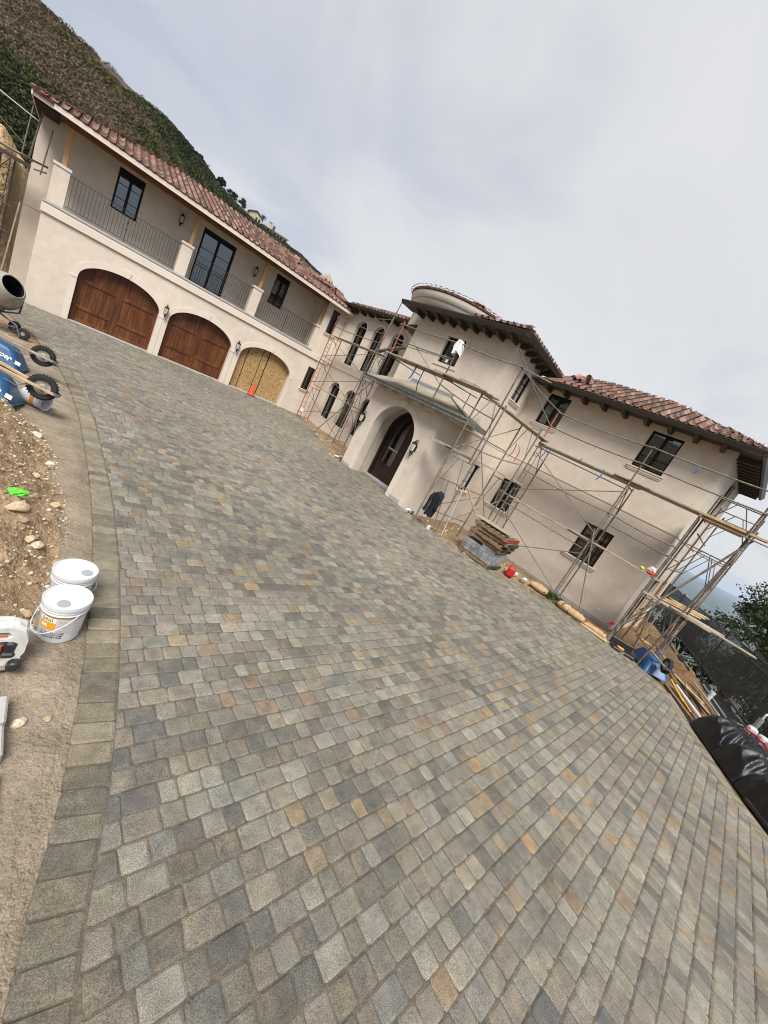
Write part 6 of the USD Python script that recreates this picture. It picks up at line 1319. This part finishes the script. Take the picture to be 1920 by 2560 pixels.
patch('dirt_bank', np.arange(8.0, 36, .10), np.arange(-8, 9, .10), bank_z, 'dirt_damp', 'damp brown dirt bank between the driveway edge and the black fence', lambda x, y: ~shapely.contains_xy(DRIVE.buffer(-.06), x, y) & (fence_off(x, y) > -7) & ((FH.s[0] * (x - FH.p[0]) + FH.s[1] * (y - FH.p[1])) > 18.9))
def bz(x, y): return float(bank_z(np.array([float(x)]), np.array([float(y)]))[0])
def fence():
    rng = np.random.default_rng(5); top = 1.30
    t = thing('fence', 'black metal picket fence along the drop beyond the dirt bank', 'fence')
    dirv = np.array([*FD, 0]) / np.linalg.norm(FD); per = 2.2
    for k in range(-5, 7):
        a = np.array([*(F0 + FD * k), 0]); b = np.array([*(F0 + FD * (k + 1)), 0]); ax = np.array([dirv, [-dirv[1], dirv[0], 0], [0, 0, 1]])
        obj('post', MB().box(a + [0, 0, top - .85], (.065, .065, 1.86), ax, .004), 'fence_black', t)
        if k < 6:
            for z in (top, top - .22, top - 1.55): obj('rail', MB().bar(a + [0, 0, z], b + [0, 0, z], .028, .036), 'fence_black', t)
            n = 21
            for i in range(1, n): c = a + (b - a) * i / n; obj('picket', MB().box(c + [0, 0, top - .80], (.018, .018, 1.6), ax), 'fence_black', t)
    # silt fabric along the foot
    n, m = 110, 7; u = np.linspace(-3.2, 5.6, n); w = np.linspace(0, 1, m); U, W = np.meshgrid(u, w, indexing='ij')
    nz = meshkit.fbm(np.stack([U * 1.6, W * 2, U * 0], -1), 4, 9) - .5
    X = F0[0] + FD[0] * U - .359 * (.15 + .45 * nz + .55 * (1 - W) * .6); Y = F0[1] + FD[1] * U + .933 * (.15 + .45 * nz + .55 * (1 - W) * .6)
    Z = bank_z(X, Y) - .05 + W * (.26 + .35 * (meshkit.fbm(np.stack([U * .9, 0 * U, 0 * U], -1), 3, 4) - .3))
    i, j = np.meshgrid(np.arange(n - 1), np.arange(m - 1), indexing='ij'); q = np.stack([i * m + j, (i + 1) * m + j, (i + 1) * m + j + 1, i * m + j + 1], -1).reshape(-1, 4)
    o = obj('silt_fabric', MB().add(np.stack([X, Y, Z], -1).reshape(-1, 3), q), 'silt_fabric', smooth=60); data(o, 'sagging black silt fabric along the foot of the picket fence', 'silt fence')
fence()
def sheet():
    n, m = 120, 80
    u = np.linspace(-.30, 2.75, n); w = np.linspace(0, 1.75, m); U, W = np.meshgrid(u, w, indexing='ij')
    e = np.array([-.862, -.507]); o = np.array([.80, -.60]); p0 = np.array([11.22, -.28])
    h = 0 * U
    for cu, cw, r1, r2, hh in ((.28, .62, .52, .75, .60), (1.15, .75, .50, .82, .62), (2.05, .80, .60, .85, .58)):
        d = np.sqrt(((U - cu) / r1) ** 2 + ((W - cw) / r2) ** 2 + .02); h = np.maximum(h, hh * np.clip(1.12 - d ** 2.4 * .75, 0, 1) ** .55)
    edge = np.clip(W / .10, 0, 1) * np.clip((U + .30) / .12, 0, 1) * np.clip((2.75 - U) / .12, 0, 1)
    an = np.arctan2(W - .7, (U % .95) - .5); fold = np.sin(an * 15 + 4 * meshkit.noise(np.stack([U * 2, W * 2, U * 0], -1), 3)) * .02 + .09 * (meshkit.fbm(np.stack([U * 3.2, W * 2.0, U * 0], -1), 4, 6) - .5)
    rid = np.abs(meshkit.noise(np.stack([U * 5 + W * 2, W * 2.2 - U, U * 0], -1), 8) - .5) * .19
    h = (h + (fold - rid) * np.clip(h * 4, .25, 1)) * edge + .02
    X = p0[0] + e[0] * U + o[0] * W; Y = p0[1] + e[1] * U + o[1] * W; Z = gz(X, Y) + h - .03
    i, j = np.meshgrid(np.arange(n - 1), np.arange(m - 1), indexing='ij'); q = np.stack([i * m + j, (i + 1) * m + j, (i + 1) * m + j + 1, i * m + j + 1], -1).reshape(-1, 4)
    o = obj('black_sheet', MB().add(np.stack([X, Y, Z], -1).reshape(-1, 3), q), 'black_sheet', smooth=70); data(o, 'glossy black plastic sheet draped over three humps beside the driveway', 'plastic sheet')
    o = obj('edge_board', MB().bar((9.5, -1.28, gz(9.5, -1.3) + .02), (8.6, -1.95, gz(8.6, -1.9) + .02), .05, .05), 'dark_wood'); data(o, 'dark stake along the driveway edge at the near end of the black sheet', 'stake')
sheet()
def right_clutter():
    def stick(name, label, cat, a, b, w, h, mat, rnd=False):
        a = np.array([*a[:2], bz(*a[:2]) + a[2]]); b = np.array([*b[:2], bz(*b[:2]) + b[2]]); mm = MB().tube([a, b], w, 12) if rnd else MB().bar(a, b, w, h, bev=.004); o = obj(name, mm, mat); data(o, label, cat)
    stick('white_pipe', 'thick white plastic pipe lying along the edge up to the black sheet', 'pipe', (13.45, .42, .12), (11.95, -.42, .10), .05, 0, 'white_plastic', True)
    stick('board', 'pale new board lying beyond the white pipe', 'board', (14.9, .72, .10), (13.5, -.05, .14), .10, .04, 'lumber'); stick('board', 'grey weathered board with a notch beside the pipes', 'board', (14.6, .35, .12), (13.1, -.35, .10), .09, .04, 'old_plank'); stick('board', 'narrow dark board next to the paver edge in the lumber heap', 'board', (13.15, .62, .05), (11.7, -.22, .06), .07, .05, 'pallet_wood'); stick('board', 'long dark board crossing over the white pipe', 'board', (14.2, .5, .16), (12.6, -.55, .15), .06, .04, 'dark_wood'); stick('board', 'short tan offcut lying across the heap', 'board', (13.6, .18, .2), (13.25, -.18, .2), .09, .03, 'lumber')
    stick('steel_stud', 'galvanised steel channel lying beyond the boards', 'steel channel', (15.2, .25, .10), (13.5, -.55, .12), .05, .03, 'galv'); stick('steel_stud', 'second galvanised channel, thinner, nearest the dirt bank', 'steel channel', (15.9, .05, .08), (13.9, -.75, .10), .04, .03, 'galv'); stick('steel_rod', 'thin rusty rod leaning over the lumber heap', 'rod', (13.9, .35, .25), (12.3, -.1, .06), .012, 0, 'rust_tube', True); stick('edging_strip', 'thin white edging strip along the border pavers', 'strip', (12.55, .40, .03), (11.35, -.22, .03), .02, .02, 'white_plastic')
    stick('level', 'yellow spirit level leaning in the lumber heap', 'level', (13.6, .60, .16), (12.55, .12, .10), .05, .025, 'yellow_plastic'); stick('hand_tool', 'orange handled tool below the yellow level', 'tool', (12.7, .16, .10), (12.2, -.10, .08), .035, .03, 'label_orange')
    t = thing('pipe_stub', 'short white pipe stub standing in the dirt near the fence', 'pipe', (14.85, -.22, bz(14.85, -.22) - .02)); v, f = lathe([(.06, 0), (.06, .22), (.068, .22), (.068, .30), (.055, .30), (.055, .05)], 18); obj('pipe', (v, f), 'white_plastic', t)
    # tool case
    t = thing('tool_case', 'open black tool case with orange tool at the paver edge', 'tool case', (12.93, 1.78, gz(12.9, 1.8) - .01), math.radians(118)); obj('tray', MB().box((0, 0, .05), (.62, .38, .09), None, .02), 'black_plastic', t); obj('lid', MB().box((0, -.30, .10), (.62, .05, .30), rotz(0), .02), 'black_plastic', t); obj('tool_body', MB().box((.08, .02, .11), (.20, .07, .05), None, .012), 'label_orange', t); obj('insert', MB().box((-.16, .03, .10), (.20, .22, .03), None, .01).box((.20, .05, .10), (.12, .18, .03), None, .01), 'inside', t); obj('clamp', MB().tube([(.0, .22, .06), (.12, .30, .05), (.05, .36, .03)], .014, 6), 'galv', t)
    for k, (x, y) in enumerate(((13.0, 2.12), (13.05, 1.45))): o = obj('wire_bundle', MB().tube([(x + .12 * math.cos(a * 1.3) * (1 + .2 * math.sin(a * 3)), y + .10 * math.sin(a * 1.1), gz(x, y) + .03 + .03 * math.sin(a * 2)) for a in np.linspace(0, 16, 60)], .006, 5), 'iron'); data(o, ['tangled dark wire behind the tool case', 'tangled dark wire between tool case and wheelbarrow'][k], 'wire')
    # hose coil
    a = np.linspace(0, 2 * PI * 9, 300); r = .36 + .04 * np.sin(a * .37) - .10 * a / a[-1]; c = np.array([14.2, -1.0]); pts = np.stack([c[0] + r * np.cos(a) * 1.15, c[1] + r * np.sin(a) * .75, bz(*c) + .08 + .0018 * a + .02 * np.sin(a * 1.7)], 1); o = obj('rope_coil', MB().tube(pts, .014, 6), 'rope'); data(o, 'coil of yellowish hose on the dirt behind the black sheet', 'hose')
    for k, (x, y, rot, lab) in enumerate(((13.0, -1.10, .2, 'white jug with red band farthest along behind the black sheet'), (12.95, -1.32, .5, 'white jug with red band, second behind the black sheet'), (12.72, -1.47, .3, 'white jug with red band, third behind the black sheet'), (12.4, -1.62, .1, 'white jug with red band nearest the right picture edge'))):
        t = thing('jug', lab, 'jug', (x, y, bz(x, y) - .01), rot); obj('body', MB().box((0, 0, .20), (.20, .20, .40), None, .03).box((0, 0, .46), (.18, .18, .12), None, .03), 'white_plastic', t); obj('band', MB().box((0, 0, .402), (.203, .203, .05), None, .004), 'red_plastic', t)
    for k, (x, y) in enumerate(((13.5, -1.14), (13.25, -1.55))): t = thing('pipe_riser', ['grey pipe riser with white elbow by the fence', 'second grey pipe riser closer to the picture edge'][k], 'pipe', (x, y, bz(x, y))); v, f = lathe([(.055, 0), (.055, .75), (.05, .75), (.05, .1)], 14); obj('sleeve', (v, f), 'galv', t); obj('elbow', MB().tube([(0, 0, .7), (0, 0, .88), (.02, -.02, .92), (.16, -.08, .86), (.22, -.1, .78)], .022, 10), 'white_plastic', t)
    rng = np.random.default_rng(71)
    for k, (x, y, l, lab) in enumerate(((16.4, 1.6, .5, 'pale board scrap on the dirt below the scaffold, larger'), (17.6, 2.0, .35, 'pale board scrap farther along the dirt bank'))): o = obj('board_scrap', MB().box((x, y, bz(x, y) + .04), (l, .28, .03), rotz(.3 + k), .004), 'lumber'); data(o, lab, 'board')
    lump('blue_rag', 'blue rag on the dirt bank', 'rag', (17.9, 1.55, bz(17.9, 1.55) + .06), .18, 31, 'blue_tape', (1.3, .5, .3), 1.0); v, f = rock_mesh(.12, rng); o = obj('rock', (v + [17.2, .3, bz(17.2, .3) + .05], f), 'rock', tint=ROCKC[5]); data(o, 'pale rock on the dirt bank near the silt fabric', 'rock')
    for k, (a, b) in enumerate((((15.6, 1.95, .05), (17.4, 2.2, 1.5)), ((16.3, 1.4, .05), (17.9, 1.7, 1.2)), ((14.2, 1.75, .02), (16.2, 2.35, 1.9)))): o = obj('prop', MB().tube([(a[0], a[1], bz(a[0], a[1]) + a[2]), (b[0], b[1], bz(b[0], b[1]) + b[2])], .022, 7), 'grey_tube'); data(o, ['loose scaffold tube propped on the dirt bank, middle', 'loose scaffold tube propped low, nearest the fence', 'long loose scaffold tube propped beside the house corner'][k], 'tube')
right_clutter()

# ---------------------------------------------------------------- trees and bushes
def tree(name, label, x, y, z, h, crown, nleaf, size, mat, seed, trunk=.12, clumps=16):
    rng = np.random.default_rng(seed); t = thing(name, label, 'tree', (x, y, z)); m = MB(); v0 = []
    top = h * .55; m.tube([(0, 0, -.4), (.05, .03, top * .4), (-.03, .06, top), (.05, 0, h * .85)], [trunk, trunk * .8, trunk * .55, trunk * .15], 8); lv = MB()
    for k in range(clumps):
        a = rng.random() * 2 * PI; b = rng.random() ** .8; el = rng.uniform(-.25, 1.0); c = np.array([math.cos(a) * crown * b * math.sqrt(max(.15, 1 - el * el * .8)), math.sin(a) * crown * b * math.sqrt(max(.15, 1 - el * el * .8)), h * .58 + el * h * .40])
        m.tube([(0, 0, top * (.5 + .4 * rng.random())), c * [.5, .5, .85], c], [trunk * .35, trunk * .2, trunk * .08], 5)
        r = crown * (.30 + .22 * rng.random()); v, f = leaf_cloud(rng, nleaf // clumps, size, (r, r, r * .7), .25); lv.add(v + c, f)
    obj('trunk', m, 'bark', t); obj('crown', lv, mat, t); return t
def trees():
    tree('oak_tree', 'leafy green tree beyond the black fence at the right edge', 30.5, -1.0, -2.6, 6.6, 2.5, 9000, .10, 'leaf_oak', 3, .16, 30)
    tree('oak_tree', 'broad dark tree behind the fence below the leafy tree', 24.0, -3.0, -3.4, 4.6, 2.6, 6000, .085, 'leaf_dark', 4, .16, 20)
    for k, (x, y, z, h, c, lab) in enumerate(((22.8, -.6, -3.2, 3.9, 1.9, 'dark bush behind the fence between the tree and the corner scaffold'), (18.7, -2.9, -2.9, 3.6, 1.9, 'dark bush behind the fence beside the white jugs'), (20.5, -2.2, -3.0, 3.6, 1.9, 'dark bush behind the fence, below the leafy tree'), (17.0, -3.2, -2.6, 3.2, 1.8, 'dark bush behind the fence nearest the camera'), (26.5, 1.6, -3.6, 4.2, 1.8, 'dark bush behind the far end of the fence'))): tree('bush', lab, x, y, z, h, c, 4000, .08, 'leaf_dark', 20 + k, .08, 14)
    # skyline trees, houses and palms on the hill
    def hill_pt(az, r): return np.array([r * math.sin(math.radians(az)), r * math.cos(math.radians(az)), float(terr(np.array([float(az)]), np.array([float(r)]))[0])])
    for k, (az, r, h, c, lab) in enumerate(((9.9, 299, 7, 2.4, 'slim round tree on the ridge line, left of three'), (11.3, 344, 7, 3.0, 'round tree on the ridge line, middle of three'), (12.5, 385, 8, 3.4, 'round tree on the ridge beside the cream hill house'), (7.3, 246, 3.6, 2.0, 'low dark bush on the ridge line above the garage roof'))):
        p = hill_pt(az, r); p[2] -= .5; tree('ridge_tree', lab, *p, h, c, 1500, .5 if k < 3 else .3, 'leaf_dark', 40 + k, .25, 14)
    for k, (az, r, h, lab) in enumerate(((14.95, 405, 13, 'palm in front of the hill house'), (21.5, 415, 8, 'shaggy palm on the ridge above the tile piles'), (22.4, 415, 6.5, 'lower shaggy palm just right of the taller one'))):
        p = hill_pt(az, r); p[2] -= 1; t = thing('palm_tree', lab, 'palm tree', tuple(p)); obj('trunk', MB().tube([(0, 0, 0), (.2, .1, h * .5), (0, 0, h)], [.4, .3, .3], 7), 'bark', t); rng = np.random.default_rng(90 + k); m = MB(); L = 3.2 if k == 0 else 4.2
        for q in range(46):
            a = rng.random() * 2 * PI; e = rng.uniform(-.9, 1.2) if k else rng.uniform(-.3, 1.0); tt = np.linspace(0, 1, 6)[:, None]; d = np.array([math.cos(a), math.sin(a), 0]); pts = np.array([0, 0, h]) + d * tt * L * math.cos(e * .8) + np.array([0, 0, 1.0]) * (tt * L * math.sin(e) - tt ** 2 * L * .45); s = np.array([-d[1], d[0], 0]) * .30; wv = np.sin(tt * PI * .9 + .25); V = np.vstack([pts - s * wv, pts + s * wv]); i = np.arange(5); m.add(V, np.stack([i, i + 1, 6 + i + 1, 6 + i], 1))
        obj('fronds', m, 'leaf_dark', t)
    def frame_at(az, r, turn=0.0):
        p = hill_pt(az, r); a = math.radians(az + turn); return p, np.array([math.cos(a), -math.sin(a), 0]), np.array([-math.sin(a), -math.cos(a), 0])
    p, s, o = frame_at(14.15, 396, -8); fr = Frame(p + [0, 0, -.3], s, o); t = thing('hill_house', 'cream gabled house with two dark windows on the ridge', 'house')
    g = Polygon([(-5.2, -3), (5.2, -3), (5.2, 6.6), (0, 9.0), (-5.2, 6.6)]); ws = [arch_poly(.3, 1.9, 1.7, 4.3, 5.1), arch_poly(2.7, 4.3, 1.7, 4.3, 5.1)]
    gg = g.difference(ws[0]).difference(ws[1]); obj('wall', fr.slab(gg, 0, -.5), 'far_wall', t); obj('wall', fr.slab(g, -.9, -9), 'far_wall', t)
    for w in ws: obj('window', fr.slab(w, -.6, -.7), 'far_dark', t)
    m = MB(); e = fr.pt
    for sg in (-1, 1): m.add(np.array([e(sg * 6.0, .9, 6.2), e(0, .9, 9.1), e(0, -9.5, 9.1), e(sg * 6.0, -9.5, 6.2), e(sg * 6.0, .9, 6.55), e(0, .9, 9.5), e(0, -9.5, 9.5), e(sg * 6.0, -9.5, 6.55)]), [[0, 1, 2, 3], [4, 5, 6, 7], [0, 1, 5, 4], [0, 3, 7, 4]])
    obj('roof', m, 'far_roof', t); obj('terrace_wall', fr.slab(rect(-9, 9, -4, .8), 3, 2.5), 'far_dark', t)
    p, s, o = frame_at(16.2, 396, 6); fr = Frame(p + [0, 0, -.2], s, o); t = thing('hill_house', 'long low house with dark roof, chimney and row of window bays on the ridge', 'house')
    body = rect(-7.5, 13.5, -3, 4.2); obj('wall', fr.slab(body, -2.2, -9), 'far_wall', t); m = MB(); m.quad(fr.pt(-8, .6, 4.0), fr.pt(14.5, .6, 4.0), fr.pt(14.5, -6, 6.0), fr.pt(-8, -6, 6.0)); m.quad(fr.pt(-8, .6, 3.7), fr.pt(14.5, .6, 3.7), fr.pt(14.5, .6, 4.0), fr.pt(-8, .6, 4.0)); obj('roof', m, 'far_roof', t)
    for k in range(8): obj('column', FHbox(fr, -7.2 + 2.9 * k, -6.8 + 2.9 * k, -.2, .2, -.2, 3.75), 'far_wall', t)
    for k in range(7): obj('window', fr.slab(rect(-6.3 + 2.9 * k, -4.9 + 2.9 * k, .9, 3.0), -2.15, -2.19), 'far_dark', t)
    obj('terrace_wall', fr.slab(rect(-8, 14, -4, .0), .6, .2), 'far_dark', t); obj('chimney', FHbox(fr, -3.4, -1.4, -3, -1, 3.5, 8.6), 'far_wall', t); obj('chimney_cap', FHbox(fr, -3.6, -1.2, -3.2, -.8, 8.6, 9.0), 'far_roof', t); obj('chimney', FHbox(fr, .2, 2.0, -1.2, .9, -3, 7.6), 'far_roof', t)
def FHbox(fr, *a): return fr.box(MB(), *a)
trees()
hz_box = MB().box((0, 0, (-292 + 150) / 2), (53000, 53000, 442)); o = obj('haze', hz_box, 'haze'); data(o, 'pale haze over the valley', None, None, 'stuff')
